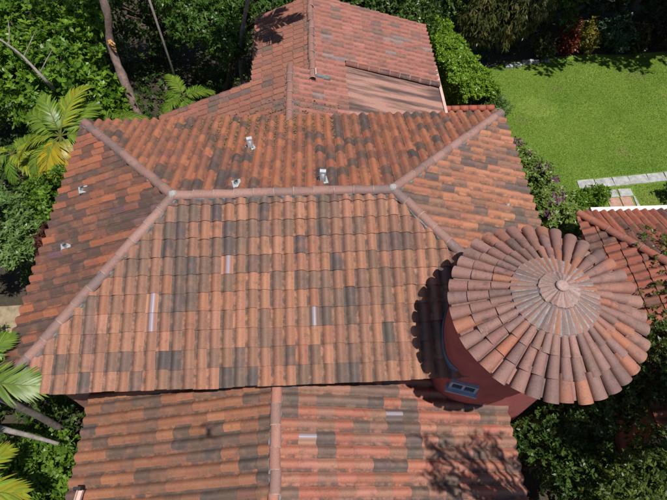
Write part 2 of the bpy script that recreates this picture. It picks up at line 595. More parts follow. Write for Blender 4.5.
def cap_geom(r0, r1, ln, k=9, flat=0.85):
    vs, fs = [], []
    for (y, r, dz) in ((0, r0, 0.012), (ln, r1, 0.0)):
        for i in range(k):
            th = math.pi * (i / (k - 1)) 
            vs.append((-r * math.cos(th), y, r * flat * math.sin(th) + dz))
    for i in range(k - 1): fs.append((i, i + 1, k + i + 1, k + i))
    b = len(vs)
    for (y, r, dz) in ((0, r0, 0.012), (0.004, r0 - 0.018, 0.012)):
        for i in range(k):
            th = math.pi * (i / (k - 1))
            vs.append((-r * math.cos(th), y, r * flat * math.sin(th) + dz))
    for i in range(k - 1): fs.append((b + k + i, b + k + i + 1, b + i + 1, b + i))
    return vs, fs

def joint_band(vs, fs, r0, k=9, flat=0.85):
    """smear of mortar round the lower rim of a cap tile"""
    b = len(vs); nf = len(fs)
    for (y, r) in ((-0.004, r0 - .004), (0.0, r0 + .0025), (.014, r0 + .0015)):
        for i in range(k):
            th = math.pi * (i / (k - 1))
            vs.append((-r * math.cos(th), y, r * flat * math.sin(th) + 0.012))
    for q in range(2):
        for i in range(k - 1): fs.append((b + q * k + i, b + q * k + i + 1, b + q * k + k + i + 1, b + q * k + k + i))
    return nf

CAPS = {}
def ridge_caps(roof, P0, P1, pal='cap', r=0.115, ln=0.40, lift=0.0, name='ridge_tile', tints=None):
    """overlapping half-round tiles from the low end P0 to the high end P1"""
    P0, P1 = Vector(P0), Vector(P1)
    d = (P1 - P0); n = max(1, round(d.length / ln)); step = d.length / n; d.normalize()
    X = d.cross(Vector((0, 0, 1))).normalized(); Z = X.cross(d)
    key = (round(r, 3), round(step, 3))
    if key not in CAPS:
        vs, fs = cap_geom(r, r * 0.92, step + 0.05)
        nf = joint_band(vs, fs, r)
        me = bpy.data.meshes.new(name); me.from_pydata(vs, [], fs)
        me.polygons.foreach_set('use_smooth', [True] * len(fs))
        me.uv_layers.new(name='UVMap'); 
        for lp in me.loops: me.uv_layers[0].data[lp.index].uv = (0.7, 0.5)
        me.materials.append(MT['cap']); me.materials.append(MT['joint']); CAPS[key] = me
        for pf in list(me.polygons)[nf:]: pf.material_index = 1
    for i in range(n):
        o = bpy.data.objects.new(name, CAPS[key])
        o.color = (*(random.choice(tints) if tints else pick(pal, i * 0.7 + P0.x, P0.y, 3)), 1)
        COL.objects.link(o); o.parent = roof
        o.matrix_basis = Matrix.Translation(P0 + d * (i * step + random.gauss(0, 0.006)) + Z * (lift + random.uniform(-.004, .006)) + X * random.gauss(0, 0.008)) @ Matrix((X, d, Z)).transposed().to_4x4() @ Matrix.Rotation(random.gauss(0, 0.024), 4, 'Z')

def mortar_bed(roof, P0, P1, w=0.13, h0=-0.02, h1=0.05, name='mortar_bed'):
    P0, P1 = Vector(P0), Vector(P1)
    d = P1 - P0; n = int(d.length / 0.07); du = d.normalized()
    X = du.cross(Vector((0, 0, 1))).normalized(); Z = X.cross(du)
    vs, fs = [], []
    for i in range(n + 1):
        c = P0 + d * (i / n)
        a, b = w * random.uniform(0.75, 1.25), w * random.uniform(0.75, 1.25)
        z = random.uniform(-0.008, 0.008)
        for (x, hh) in ((-a, h0 - 0.05), (-a * 0.85, h1 + z - 0.02), (0, h1 + 0.02), (b * 0.85, h1 + z - 0.02), (b, h0 - 0.05)):
            vs.append(c + X * x + Z * hh)
    for i in range(n):
        for k in range(4):
            fs.append((i * 5 + k, i * 5 + k + 1, i * 5 + 6 + k, i * 5 + 5 + k))
    return mk(name, vs, fs, MT['mortar'], roof)

def deck(name, poly3, thick, mat, parent):
    """roof slab: the outline poly3 (world points) sunk a little below the tiles"""
    P = [Vector(p) for p in poly3]
    n = len(P)
    return mk(name, [p - Vector((0, 0, 0.015)) for p in P] + [p - Vector((0, 0, thick)) for p in P],
              [tuple(range(n)), tuple(range(2 * n - 1, n - 1, -1))] + [(i, n + i, n + (i + 1) % n, (i + 1) % n) for i in range(n)], mat, parent)

# ================================================================== setting
def sheet(name, pts, z, mat):
    o = mk(name, [(x, y, z) for x, y in pts], [tuple(range(len(pts)))], mat)
    o['kind'] = 'structure'
    return o
sheet('ground', [(-400, -400), (400, -400), (400, 400), (-400, 400)], 0.0, MT['soil'])
LAWN = [(7.0, 4.3), (10.2, 4.25), (14, 4.2), (22, 4.2), (22, 13.2), (17.5, 13.4), (15.2, 13.2), (13.2, 13.3), (11.2, 13.0), (9.6, 12.9), (8.5, 12.3), (8.0, 10.6), (7.5, 9.2), (7.0, 7.2)]
sheet('dirt_path', [(-12, -1.6), (-7.6, -1.2), (-6.6, -.3), (-6.6, .4), (-8.2, 1.0), (-12, .9)], 0.004, plain('sandy_soil', (0.30, 0.235, 0.15), 0.95, 0.35, 4))
sheet('lawn', LAWN, 0.004, MT['lawn'])

# ================================================================== main house
RW, RE = Vector((-2.495, 0, 6.436)), Vector((2.115, 0, 6.436))
SW, SE = Vector((-5.65, -3.655, 5.2)), Vector((5.65, -3.655, 5.2))
NW, NE = Vector((-5.65, 3.655, 5.2)), Vector((5.65, 3.655, 5.2))
house = thing('house', 'main house block with large hipped clay tile roof in the middle of the picture', 'house', (0, 0, 0))
mb = MB(); mb.prism([(-5.2, -3.2), (5.2, -3.2), (5.2, 3.2), (-5.2, 3.2)], 0, 5.25); mb.build('wall', MT['salmon'], house)
roof = mk('roof', [SW + Vector((.10, .10, .012)), SE + Vector((-.10, .10, .012)), NE + Vector((-.10, -.10, .012)), NW + Vector((.10, -.10, .012)), RW - Vector((0, 0, .02)), RE - Vector((0, 0, .02)),
                   SW + Vector((.12, .12, -.10)), SE + Vector((-.12, .12, -.10)), NE + Vector((-.12, -.12, -.10)), NW + Vector((.12, -.12, -.10))],
          [(0, 1, 5, 4), (1, 2, 5), (2, 3, 4, 5), (3, 0, 4), (0, 6, 7, 1), (1, 7, 8, 2), (2, 8, 9, 3), (3, 9, 6, 0), (6, 9, 8, 7)], MT['deck'], house)
TUR = Vector((4.27, -3.19, 0)); TR, TZ, TA = 1.59, 7.08, 7.84     # turret axis, eave radius, eave height, apex
def south_single(p):
    return (p.xy - TUR.xy).length > 1.42 and p.x < 4.1
mass = None
_, n1 = lay_tiles(roof, SW, SE, [SW, SE, RE, RW], 'front', south_single, seed=1,
                  glass=[(-2.85, -2.03, 5.75), (-2.82, -2.42, 5.62), (-1.43, -1.28, 6.0), (0.35, -2.42, 5.62)])
mass = _
mass, n2 = lay_tiles(roof, NW, SW, [NW, SW, RW], 'west', lambda p: False, seed=2, mass=mass)
mass, n3 = lay_tiles(roof, NE, NW, [NE, NW, RW, RE], 'north', lambda p: False, seed=3, mass=mass)
mass, n4 = lay_tiles(roof, SE, NE, [SE, NE, RE], 'east', lambda p: False, seed=4, mass=mass)
build_mass(mass, roof)
up = Vector((0, 0, 1))
CAPM = [(0.32, 0.175, 0.145), (0.29, 0.16, 0.135), (0.35, 0.2, 0.17), (0.25, 0.15, 0.13), (0.21, 0.14, 0.13)]
for a, b in ((SW, RW), (SE, RE), (NW, RW), (NE, RE)):
    e = a + (b - a).normalized() * 0.02
    ridge_caps(roof, e + up * 0.035, b + up * 0.05, r=0.112, tints=CAPM)
    mortar_bed(roof, a + (b - a) * 0.02 + up * 0.02, b + up * 0.02, w=0.128)
ridge_caps(roof, RW + up * 0.055, RE + up * 0.055, r=0.112, ln=0.42, tints=CAPM + [(0.36, 0.2, 0.16)])
mortar_bed(roof, RW + up * 0.03, RE + up * 0.03, w=0.125)
for c in (RW, RE):
    vs, fs = [], []
    for i in range(5):
        for j in range(9):
            ph, th = math.pi / 2 * i / 4, 2 * math.pi * j / 9
            rr = 0.10 * math.cos(ph) * random.uniform(0.75, 1.2)
            vs.append((c.x + rr * math.cos(th), c.y + rr * math.sin(th), c.z + 0.10 + 0.085 * math.sin(ph)))
    for i in range(4):
        for j in range(9): fs.append((i * 9 + j, i * 9 + (j + 1) % 9, i * 9 + 9 + (j + 1) % 9, i * 9 + 9 + j))
    mk('cement_patch', vs, fs, MT['cement'], roof, True)

# ================================================================== front wing
FX, FZ, FS = -0.43, 4.76, 0.29
fw_w, fw_e = -4.6, 4.55
zw, ze = FZ - FS * (FX - fw_w), FZ - FS * (fw_e - FX)
FN, FSO = -3.14, -9.6
wing = thing('house_wing', 'lower gabled wing in front, its clay tile ridge running towards the viewer', 'house', (0, -6, 0))
mb = MB()
mb.add([(fw_w + .35, FSO + .3, 0), (fw_e - .35, FSO + .3, 0), (fw_e - .35, FSO + .3, ze + .02), (FX, FSO + .3, FZ - .08), (fw_w + .35, FSO + .3, zw + .02),
        (fw_w + .35, FN - .07, 0), (fw_e - .35, FN - .07, 0), (fw_e - .35, FN - .07, ze + .02), (FX, FN - .07, FZ - .08), (fw_w + .35, FN - .07, zw + .02)],
       [(0, 1, 2, 3, 4), (9, 8, 7, 6, 5), (1, 6, 7, 2), (0, 4, 9, 5), (0, 5, 6, 1), (2, 7, 8, 3), (3, 8, 9, 4)])
mb.build('wall', MT['salmon'], wing)
polyW = [(fw_w, FN, zw), (fw_w, FSO, zw), (FX, FSO, FZ), (FX, FN, FZ)]
polyE = [(fw_e, FSO, ze), (fw_e, FN, ze), (FX, FN, FZ), (FX, FSO, FZ)]
wr = thing('tmp', 'x', 'x', (0, 0, 0)); bpy.data.objects.remove(wr)
P = [Vector(p) for p in (polyW[0], polyW[1], polyW[2], polyE[0], polyE[1], polyE[2])]
wroof = mk('roof', [p - up * .02 for p in P] + [p - up * .12 for p in P],
           [(0, 1, 2, 5), (2, 3, 4, 5), (1, 7, 8, 2), (2, 8, 9, 3), (0, 6, 7, 1), (3, 9, 10, 4), (6, 11, 8, 7), (11, 10, 9, 8)], MT['deck'], wing)
vis = lambda p: p.y > -6.0
mass, k1 = lay_tiles(wroof, polyW[0], polyW[1], polyW, 'wing_w', vis, seed=6)
mass, k2 = lay_tiles(wroof, polyE[0], polyE[1], polyE, 'wing_e', vis, seed=7, mass=mass,
                     glass=[(0.05, -4.68, 4.70), (1.95, -4.2, 4.13)])
build_mass(mass, wroof)
ridge_caps(wroof, (FX, FSO, FZ + .05), (FX, FN - .02, FZ + .05), r=0.11, tints=[(0.40, 0.2, 0.16), (0.36, 0.17, 0.135), (0.30, 0.17, 0.14), (0.43, 0.19, 0.14)])
mortar_bed(wroof, (FX, FSO, FZ + .02), (FX, FN, FZ + .02), w=0.125)

# ================================================================== rear wing
RS = 0.30
rz = lambda x: 5.0 - RS * (x - 0.5)
LS = 0.40
R1x, R2x, JY, RNY, RSY = 0.5, -0.17, 5.80, 9.95, 3.45
EX = 4.65
rear = thing('house_wing', 'rear wing behind the hipped roof, pinkish tiles and a bare salmon slab', 'house', (1.5, 7, 0))
mb = MB()
mb.prism([(-1.1, 3.3), (EX - .25, 3.3), (EX - .25, RNY - .15), (-1.1, RNY - .15)], 0, [4.25, rz(EX) - .08, rz(EX) - .08, 4.25])
mb.prism([(-4.0, 3.3), (-1.05, 3.3), (-1.05, JY - .2), (-4.0, JY - .2)], 0, [3.4, 4.6, 4.6, 3.4])
mb.build('wall', MT['salmon'], rear)
LX1 = -1.38; lz1 = 5.0 - LS * (0.5 - LX1)
LX2 = -4.35; z2 = rz(R2x); lz2 = z2 - LS * (R2x - LX2)
pR = [(EX, RSY, rz(EX)), (EX, RNY, rz(EX)), (R1x, RNY, rz(R1x)), (R2x, JY, z2), (R2x, RSY, z2)]
pRfull = [(EX, RSY, rz(EX)), (EX, RNY, rz(EX)), (R2x, RNY, z2), (R2x, RSY, z2)]
rroof = mk('roof', [Vector(v) - up * .02 for v in [(EX, RSY, rz(EX)), (EX, RNY, rz(EX)), (R1x, RNY, 5.0), (R1x, JY, 5.0), (R2x, JY, z2), (R2x, RSY, z2),
                     (LX1, RNY, lz1), (LX1, JY, lz1), (LX2, JY, lz2), (LX2, RSY, lz2)]],
           [(0, 1, 2, 3), (0, 3, 4, 5), (2, 6, 7, 3), (4, 8, 9, 5), (3, 7, 4), (4, 7, 8)], MT['deck'], rear)
SLX, SLY = 1.63, 6.62
def skipR(p):
    if p.x > SLX and p.y < SLY: return True
    return False
cntR = [0]
def singR(p):
    ok = p.x > 0.3 and p.y > 5.0 and cntR[0] < 235
    cntR[0] += ok
    return ok
pA1 = [(EX, JY, rz(EX)), (EX, RNY, rz(EX)), (R1x, RNY, rz(R1x)), (R1x, JY, rz(R1x))]
pA2 = [(EX, RSY, rz(EX)), (EX, JY, rz(EX)), (R2x, JY, z2), (R2x, RSY, z2)]
mass, r1 = lay_tiles(rroof, pRfull[0], pRfull[1], pA1, 'rear', singR, seed=8, skip=skipR)
mass, r1b = lay_tiles(rroof, pRfull[0], pRfull[1], pA2, 'rear', singR, seed=8, skip=skipR, mass=mass)
pL1 = [(LX1, RNY, lz1), (LX1, JY, lz1), (R1x, JY, 5.0), (R1x, RNY, 5.0)]
mass, r2 = lay_tiles(rroof, pL1[0], pL1[1], pL1, 'rearleft', lambda p: p.x > -0.9 and p.y < 8.6, seed=9, mass=mass)
pL2 = [(LX2, JY, lz2), (LX2, RSY, lz2), (R2x, RSY, z2), (R2x, JY, z2)]
mass, r3 = lay_tiles(rroof, pL2[0], pL2[1], pL2, 'rearleft', lambda p: False, seed=10, mass=mass)
build_mass(mass, rroof)
CR = [(0.29, 0.15, 0.125), (0.25, 0.13, 0.11), (0.31, 0.15, 0.12)]
ridge_caps(rroof, (R1x, JY - .35, 5.07), (R1x, RNY, 5.07), r=0.105, tints=CR)
ridge_caps(rroof, (R2x, RSY, z2 + .05), (R2x, JY + .02, z2 + .05), r=0.105, tints=CR)
mortar_bed(rroof, (R1x, JY - .3, 5.02), (R1x, RNY, 5.02), w=0.12)
mortar_bed(rroof, (R2x, RSY, z2 + .01), (R2x, JY, z2 + .01), w=0.12)
# bare salmon slab and the dark tile edge along its top
o = mk('slab', [(SLX - .15, RSY, rz(SLX - .15) + .005), (EX, RSY, rz(EX) + .005), (EX, SLY, rz(EX) + .005), (SLX - .15, SLY, rz(SLX - .15) + .005),
                (SLX - .15, RSY, rz(SLX - .15) - .12), (EX, RSY, rz(EX) - .12), (EX, SLY, rz(EX) - .12), (SLX - .15, SLY, rz(SLX - .15) - .12)],
       [(0, 1, 2, 3), (7, 6, 5, 4), (0, 4, 5, 1), (1, 5, 6, 2), (2, 6, 7, 3), (3, 7, 4, 0)], MT['slab'], rear)
o['label'] = 'bare salmon coated slab with dark streaks'
ridge_caps(rroof, (EX + .02, SLY - .02, rz(EX) + .06), (SLX - .05, SLY - .02, rz(SLX) + .06), r=0.105, ln=0.36, name='edge_tile',
           tints=[(0.10, 0.045, 0.04), (0.13, 0.055, 0.045), (0.08, 0.045, 0.042), (0.2, 0.07, 0.05)])
mb = MB(); mb.box((EX + .06, 6.35, rz(EX) - .03), (.09, 2.6, .13)); mb.build('fascia_board', MT['pinkwhite'], rear)

# ================================================================== round turret
tur = thing('turret', 'round turret with conical tile roof and dark red wall at the right corner', 'tower', (TUR.x, TUR.y, 0))
prof = []
for i in range(64):
    th = 2 * math.pi * i / 64
    c, s = math.cos(th), math.sin(th)
    if s >= 0: prof.append((TUR.x + 1.40 * c, TUR.y + .1 + 1.35 * s))
    else: prof.append((TUR.x + 1.40 * math.copysign(abs(c) ** (2 / 2.9), c), TUR.y + .1 - 0.72 * abs(s) ** (2 / 2.9)))
mb = MB()
k = len(prof)
mb.add([(x, y, 0) for x, y in prof] + [(x, y, 7.0) for x, y in prof], [(i, (i + 1) % k, k + (i + 1) % k, k + i) for i in range(k)])
mb.build('wall', MT['wall'], tur, True)
def cone_pt(r, th, dz=0.0):
    return Vector((TUR.x + r * math.cos(th), TUR.y + r * math.sin(th), TZ + (TA - TZ) * (1 - r / TR) + dz))
mb = MB()
K = 76
rings = [1.52, 1.0, 0.5, 0.02]
for r in rings:
    for i in range(K): mb.v.append(tuple(cone_pt(r, 2 * math.pi * i / K, -0.015)))
for q in range(len(rings) - 1):
    for i in range(K): mb.f.append((q * K + i, q * K + (i + 1) % K, (q + 1) * K + (i + 1) % K, (q + 1) * K + i))
b = len(mb.v)
for (r, z) in ((1.52, TZ - .06), (1.30, TZ - .10)):
    for i in range(K): mb.v.append((TUR.x + r * math.cos(2 * math.pi * i / K), TUR.y + r * math.sin(2 * math.pi * i / K), z))
for i in range(K):
    j = (i + 1) % K
    mb.f.append((i, b + i, b + j, j)); mb.f.append((b + i, b + K + i, b + K + j, b + j))
troof = mb.build('roof', plain('turret_bedding', (0.13, 0.085, 0.075), 0.9, 0.35, 10), tur)
NT = 38
slope = math.atan2(TA - TZ, TR)
def cone_tile(r_lo, r_hi, wl, wh, hl, hh, lift, kseg=8, name='tile'):
    """tapered half-round tile, its lower end at x=0 and running inward along +y"""
    ln = (r_lo - r_hi) / math.cos(slope)
    vs, fs = [], []
    for (y, w_, h_, dz) in ((0, wl, hl, lift), (ln, wh, hh, 0.004)):
        for i in range(kseg + 1):
            th = math.pi * i / kseg
            vs.append((-w_ / 2 * math.cos(th), y, h_ * math.sin(th) ** 0.8 + dz))
    n = kseg + 1
    for i in range(kseg): fs.append((i, i + 1, n + i + 1, n + i))
    b_ = len(vs)
    for (y, w_, h_) in ((0, wl, hl), (0.003, wl - .03, hl - .017)):
        for i in range(n):
            th = math.pi * i / kseg
            vs.append((-w_ / 2 * math.cos(th), y, h_ * math.sin(th) ** 0.8 + lift))
    for i in range(kseg): fs.append((b_ + n + i, b_ + n + i + 1, b_ + i + 1, b_ + i))
    me = bpy.data.meshes.new(name)
    me.from_pydata(vs, [], fs)
    me.polygons.foreach_set('use_smooth', [True] * len(fs))
    me.uv_layers.new(name='UVMap')
    for lp in me.loops: me.uv_layers[0].data[lp.index].uv = (0.7, 0.5)
    me.materials.append(MT['turret_tile'])
    return me
MT['turret_tile'] = tile_mat('turret_clay', 'OBJ', mildew=0.75, mild_col=(0.10, 0.062, 0.062), lichen=0.45, clay=(0.31, 0.165, 0.135))
courses = [(1.585, 1.20, 0.232, 0.172, 0.105, 0.082, 0.03), (1.28, 0.90, 0.188, 0.135, 0.088, 0.066, 0.034), (0.97, 0.60, 0.145, 0.095, 0.068, 0.046, 0.032)]
tm = [cone_tile(*c) for c in courses]
pan = cone_tile(1.55, 0.66, 0.13, 0.06, 0.012, 0.012, 0.0, 3, 'pan_tile')
for i in range(NT):
    th = 2 * math.pi * (i + 0.15) / NT
    hue = pick('turret', i / 2.3, 0.5, 21)
    for q, c in enumerate(courses):
        t2 = th + random.gauss(0, 0.008)
        rlo = c[0] + random.gauss(0, 0.014)
        d = Vector((-math.cos(t2) * math.cos(slope), -math.sin(t2) * math.cos(slope), math.sin(slope)))
        X = d.cross(up).normalized(); Z = X.cross(d)
        o = bpy.data.objects.new('tile', tm[q])
        cc = pick('turret', i / 2.3, q * 1.3, 21)
        o.color = (*[0.7 * a + 0.3 * e_ for a, e_ in zip(cc, hue)], 1)
        COL.objects.link(o); o.parent = troof
        o.matrix_basis = Matrix.Translation(cone_pt(rlo, t2, 0.012)) @ Matrix((X, d, Z)).transposed().to_4x4() @ Matrix.Rotation(random.gauss(0, .02), 4, 'Y')
    t2 = 2 * math.pi * (i + 0.65) / NT
    d = Vector((-math.cos(t2) * math.cos(slope), -math.sin(t2) * math.cos(slope), math.sin(slope)))
    X = d.cross(up).normalized(); Z = X.cross(d)
    o = bpy.data.objects.new('pan_tile', pan); o.color = (*pick('turret', i, 7, 22), 1)
    COL.objects.link(o); o.parent = troof
    o.matrix_basis = Matrix.Translation(cone_pt(1.56, t2, 0.004)) @ Matrix((X, d, Z)).transposed().to_4x4()
# two crowning collars of wedge tiles bedded in mortar
def collar(r0, r1, n, lift0, lift1, gap, pal_cols, off):
    mb_ = MB()
    nn = 64
    for (r, z) in ((r0 + .02, lift0 - .03), (r0, lift0 + .0), (r1, lift1 + .0)):
        for i in range(nn): mb_.v.append(tuple(cone_pt(r, 2 * math.pi * i / nn, z)))
    for q in range(2):
        for i in range(nn): mb_.f.append((q * nn + i, q * nn + (i + 1) % nn, q * nn + nn + (i + 1) % nn, q * nn + nn + i))
    mb_.build('mortar_collar', MT['mortar2'], troof)
    for i in range(n):
        a0, a1 = 2 * math.pi * (i + gap * random.uniform(.3, 1.9) + off) / n, 2 * math.pi * (i + 1 - gap * random.uniform(.3, 1.9) + off) / n
        am = (a0 + a1) / 2
        ro = r0 + random.uniform(-.005, .02)
        h = random.uniform(.012, .02)
        vs = [cone_pt(ro, a0, lift0), cone_pt(ro, am, lift0 + h * 1.5), cone_pt(ro, a1, lift0), cone_pt(r1 + .01, a1 - (a1 - a0) * .1, lift1 + .003), cone_pt(r1 + .01, am, lift1 + h * .8), cone_pt(r1 + .01, a0 + (a1 - a0) * .1, lift1 + .003),
              cone_pt(ro, a0, lift0 - .03), cone_pt(ro, am, lift0 - .03), cone_pt(ro, a1, lift0 - .03)]
        o_ = mk('wedge_tile', vs, [(0, 1, 4, 5), (1, 2, 3, 4), (6, 7, 1, 0), (7, 8, 2, 1), (6, 0, 5), (8, 3, 2)], MT['turret_tile2'], troof)
        ul_ = o_.data.uv_layers.new(name='UVMap')
        for lp in o_.data.loops: ul_.data[lp.index].uv = (0.7, 0.5)
        c_ = random.choice(pal_cols); k_ = random.uniform(.85, 1.1)
        o_.color = (*[x * k_ for x in c_], 1)
m_ = tile_mat('turret_collar_clay', 'OBJ', mildew=0.2, lichen=0.55)
MT['turret_tile2'] = m_
MT['mortar2'] = plain('blue_grey_mortar', (0.26, 0.235, 0.235), 0.9, 0.45, 14)
collar(0.70, 0.25, 36, 0.075, 0.035, 0.09, [(0.33, 0.18, 0.14), (0.29, 0.165, 0.135), (0.25, 0.16, 0.145), (0.38, 0.17, 0.11), (0.22, 0.15, 0.14)], 0.2)
collar(0.315, 0.085, 22, 0.07, 0.06, 0.10, [(0.40, 0.24, 0.2), (0.36, 0.2, 0.17), (0.44, 0.28, 0.25)], 0.4)
vs, fs = [], []
for (r, z) in ((0.10, 0.05), (0.098, 0.085), (0.08, 0.10), (0.0001, 0.105)):
    for i in range(14): vs.append((TUR.x + r * math.cos(2 * math.pi * i / 14), TUR.y + r * math.sin(2 * math.pi * i / 14), TA - .03 + z))
for q in range(3):
    for i in range(14): fs.append((q * 14 + i, q * 14 + (i + 1) % 14, q * 14 + 14 + (i + 1) % 14, q * 14 + 14 + i))
mk('finial', vs, fs, plain('pink_cement', (0.40, 0.28, 0.25), 0.9, 0.25, 20), troof)
# windows let into the turret wall: blue frames with sill and two panes
def turret_window(th_deg, z, wdt, hgt):
    i = min(range(k), key=lambda q: abs(math.atan2(prof[q][1] - TUR.y - .1, prof[q][0] - TUR.x) - rad(th_deg)))
    p = Vector((*prof[i], 0)); q_ = Vector((*prof[(i + 1) % k], 0)); q0 = Vector((*prof[i - 1], 0))
    t = (q_ - q0).normalized(); n_ = Vector((t.y, -t.x, 0))
    R3 = Matrix((t, n_, up)).transposed()
    c = Vector((p.x, p.y, z))
    f_ = MB()
    for dx in (-wdt / 2, 0, wdt / 2): f_.box(c + t * dx + n_ * .0, (.05, .10, hgt), M=R3)
    for dz in (-hgt / 2, hgt / 2): f_.box(c + up * dz + n_ * .002, (wdt + .05, .10, .05), M=R3)
    fr = f_.build('window', MT['blue'], tur)
    s_ = MB(); s_.box(c - up * (hgt / 2 + .06) + n_ * .04, (wdt + .14, .16, .05), M=R3); s_.build('sill', MT['blue'], fr)
    for dx in (-wdt / 4, wdt / 4):
        g_ = MB(); g_.box(c + t * dx + n_ * .015, (wdt / 2 - .06, .02, hgt - .06), M=R3); g_.build('pane', MT['glass'], fr)
turret_window(-147, 4.74, 0.50, 0.30)
# zinc flashing where the wall meets the main roof
vs, fs = [], []
idx = [i for i in range(k) if prof[i][0] < TUR.x - .2 and prof[i][1] > -3.62 and prof[i][1] < -1.9]
for i in idx:
    x, y = prof[i]; zz = 5.2 + .338 * (y + 3.655) + .07
    n_ = (Vector((x, y, 0)) - Vector((TUR.x, TUR.y + .1, 0))).normalized()
    for off, z_ in ((.010, zz + .16), (.016, zz + .10), (.022, zz - .05)):
        vs.append((x + n_.x * off, y + n_.y * off, z_))
for a in range(len(idx) - 1):
    for b in range(2): fs.append((a * 3 + b, a * 3 + b + 1, a * 3 + 4 + b, a * 3 + 3 + b))
mk('flashing', vs, fs, plain('blue_grey_zinc', (0.17, 0.22, 0.31), 0.5, 0.15, 8), tur, True)

# ================================================================== garden pavilion at the right
pvz = 3.0
pNW, pNE = Vector((8.15, 1.75, pvz)), Vector((15.2, 1.75, pvz))
pA, pB = Vector((10.05, -1.5, pvz + 1.12)), Vector((13.3, -1.5, pvz + 1.12))
pSW, pSE = Vector((8.15, -4.75, pvz)), Vector((15.2, -4.75, pvz))
pav = thing('pavilion', 'small outbuilding with red hipped tile roof overgrown by creeper, right edge', 'pavilion', (11.7, -1.5, 0))
mb = MB(); mb.prism([(8.5, -4.4), (14.9, -4.4), (14.9, 1.45), (8.5, 1.45)], 0, pvz + .05); mb.build('wall', MT['salmon'], pav)
P = [pSW, pSE, pNE, pNW, pA, pB]
proof = mk('roof', [p - up * .02 for p in P] + [p - up * .12 for p in P[:4]], [(0, 1, 5, 4), (1, 2, 5), (2, 3, 4, 5), (3, 0, 4), (0, 6, 7, 1), (1, 7, 8, 2), (2, 8, 9, 3), (3, 9, 6, 0), (6, 9, 8, 7)], MT['deck'], pav)
sing = lambda p: p.x < 11.2 and p.y > -1.9
mass, p1 = lay_tiles(proof, pNW, pSW, [pNW, pSW, pA], 'pav', sing, seed=12)
mass, p2 = lay_tiles(proof, pNE, pNW, [pNE, pNW, pA, pB], 'pav', sing, seed=13, mass=mass)
mass, p3 = lay_tiles(proof, pSW, pSE, [pSW, pSE, pB, pA], 'pav', lambda p: False, seed=14, mass=mass)
mass, p4 = lay_tiles(proof, pSE, pNE, [pSE, pNE, pB], 'pav', lambda p: False, seed=15, mass=mass)
build_mass(mass, proof)
CP = [(0.38, 0.12, 0.07), (0.33, 0.10, 0.06), (0.29, 0.10, 0.07)]
for a, b in ((pNW, pA), (pSW, pA), (pNE, pB), (pSE, pB)):
    ridge_caps(proof, a + up * .04, b + up * .05, r=0.12, ln=0.5, tints=CP)
ridge_caps(proof, pA + up * .05, pB + up * .05, r=0.12, tints=CP)
mb = MB(); mb.box((11.85, 1.9, pvz - .06), (6.5, .16, .14)); mb.build('gutter', MT['white'], pav)

print('tiles', n1, n2, k1, k2, r1, r2, p1, p2)

# ================================================================== roof fittings
def roof_vent(label, x, y, z, kind, rz=0.0):
    """short flue standing on the tiles: pipe, flashing and a cap"""
    t = thing('vent_pipe', label, 'vent', (x, y, z), 'vents on the hipped roof')
    R = Matrix.Rotation(rz, 3, 'Z')
    c = Vector((x, y, z))
    f = MB()
    f.box(c + up * .015, (.2, .2, .02), rz=rz + .3); f.build('flashing', MT['zinc'], t)
    p = MB()
    if kind == 'bent':
        p.tube([c - up * .1, c + up * .24], [.045, .045], 12); p.build('pipe', MT['zinc'], t, True)
        h = MB()
        # folded sheet cowl leaning over the pipe
        a = [Vector((-.065, -.05, .06)), Vector((.065, -.05, .06)), Vector((.065, -.02, .30)), Vector((-.065, -.02, .30)), Vector((.065, .05, .315)), Vector((-.065, .05, .315))]
        q = [c + R @ v for v in a]; q2 = [v + R @ Vector((0, .012, -.006)) for v in q]
        h.add(q + q2, [(0, 1, 2, 3), (3, 2, 4, 5), (9, 8, 7, 6), (11, 10, 8, 9), (0, 6, 7, 1), (1, 7, 8, 2), (2, 8, 10, 4), (4, 10, 11, 5), (5, 11, 9, 3), (3, 9, 6, 0)])
        h.build('cowl', MT['zinc'], t)
    else:
        p.tube([c - up * .1, c + up * .11], [.042, .042], 12, cap=False)
        p.tube([c + up * .11, c + up * .12], [.05, .05], 12, cap=False); p.build('pipe', MT['zinc'], t, True)
        b_ = MB(); b_.tube([c + up * .02, c + up * .085], [.036, .036], 12); b_.build('opening', MT['black'], t)  # black plug paints the dark inside of the open pipe
N_ = lambda y: 6.436 - 1.236 / 3.655 * abs(y) + .06
W_ = lambda x: 5.2 + 1.236 / 3.155 * (x + 5.65) + .06
roof_vent('bent zinc flue with folded cowl, far up the back slope near the leaf litter', -1.06, 1.98, N_(1.98), 'bent', .25)
roof_vent('bent zinc flue with folded cowl standing just behind the main ridge', 0.65, .40, N_(.40), 'bent', -.1)
roof_vent('short open zinc pipe just behind the left half of the ridge', -1.22, .37, N_(.37), 'open')
roof_vent('short open zinc pipe on the left slope, upper one', -4.98, 1.05, W_(-4.98), 'open')
roof_vent('short open zinc pipe on the left slope, lower one', -4.99, -.56, W_(-4.99), 'open')
t = thing('vent_pipe', 'short horizontal grey pipe beside the rear wing ridge', 'vent', (.72, 5.55, rz(.72)))
mb = MB(); mb.tube([(.62, 5.62, rz(.62) + .1), (1.02, 5.60, rz(1.02) + .1)], [.075, .075], 12); mb.build('pipe', MT['mortar'], t, True)
mb = MB(); mb.box((.6, 5.65, rz(.6) + .12), (.03, .3, .22)); mb.build('flashing', MT['pinkwhite'], t)
t = thing('vent_pipe', 'tiny white pipe end near the right eave behind the turret', 'vent', (4.9, .15, 5.5))
mb = MB(); mb.tube([(4.92, .2, 5.38), (4.92, .2, 5.60)], [.035, .035], 10); mb.build('pipe', MT['cement'], t, True)
mb = MB(); mb.box((4.92, .2, 5.50), (.13, .13, .02)); mb.build('flashing', MT['zinc'], t)
t = thing('downpipe', 'short white drain channel on the left eave of the front wing', 'pipe', (-4.35, -5.35, 3.7))
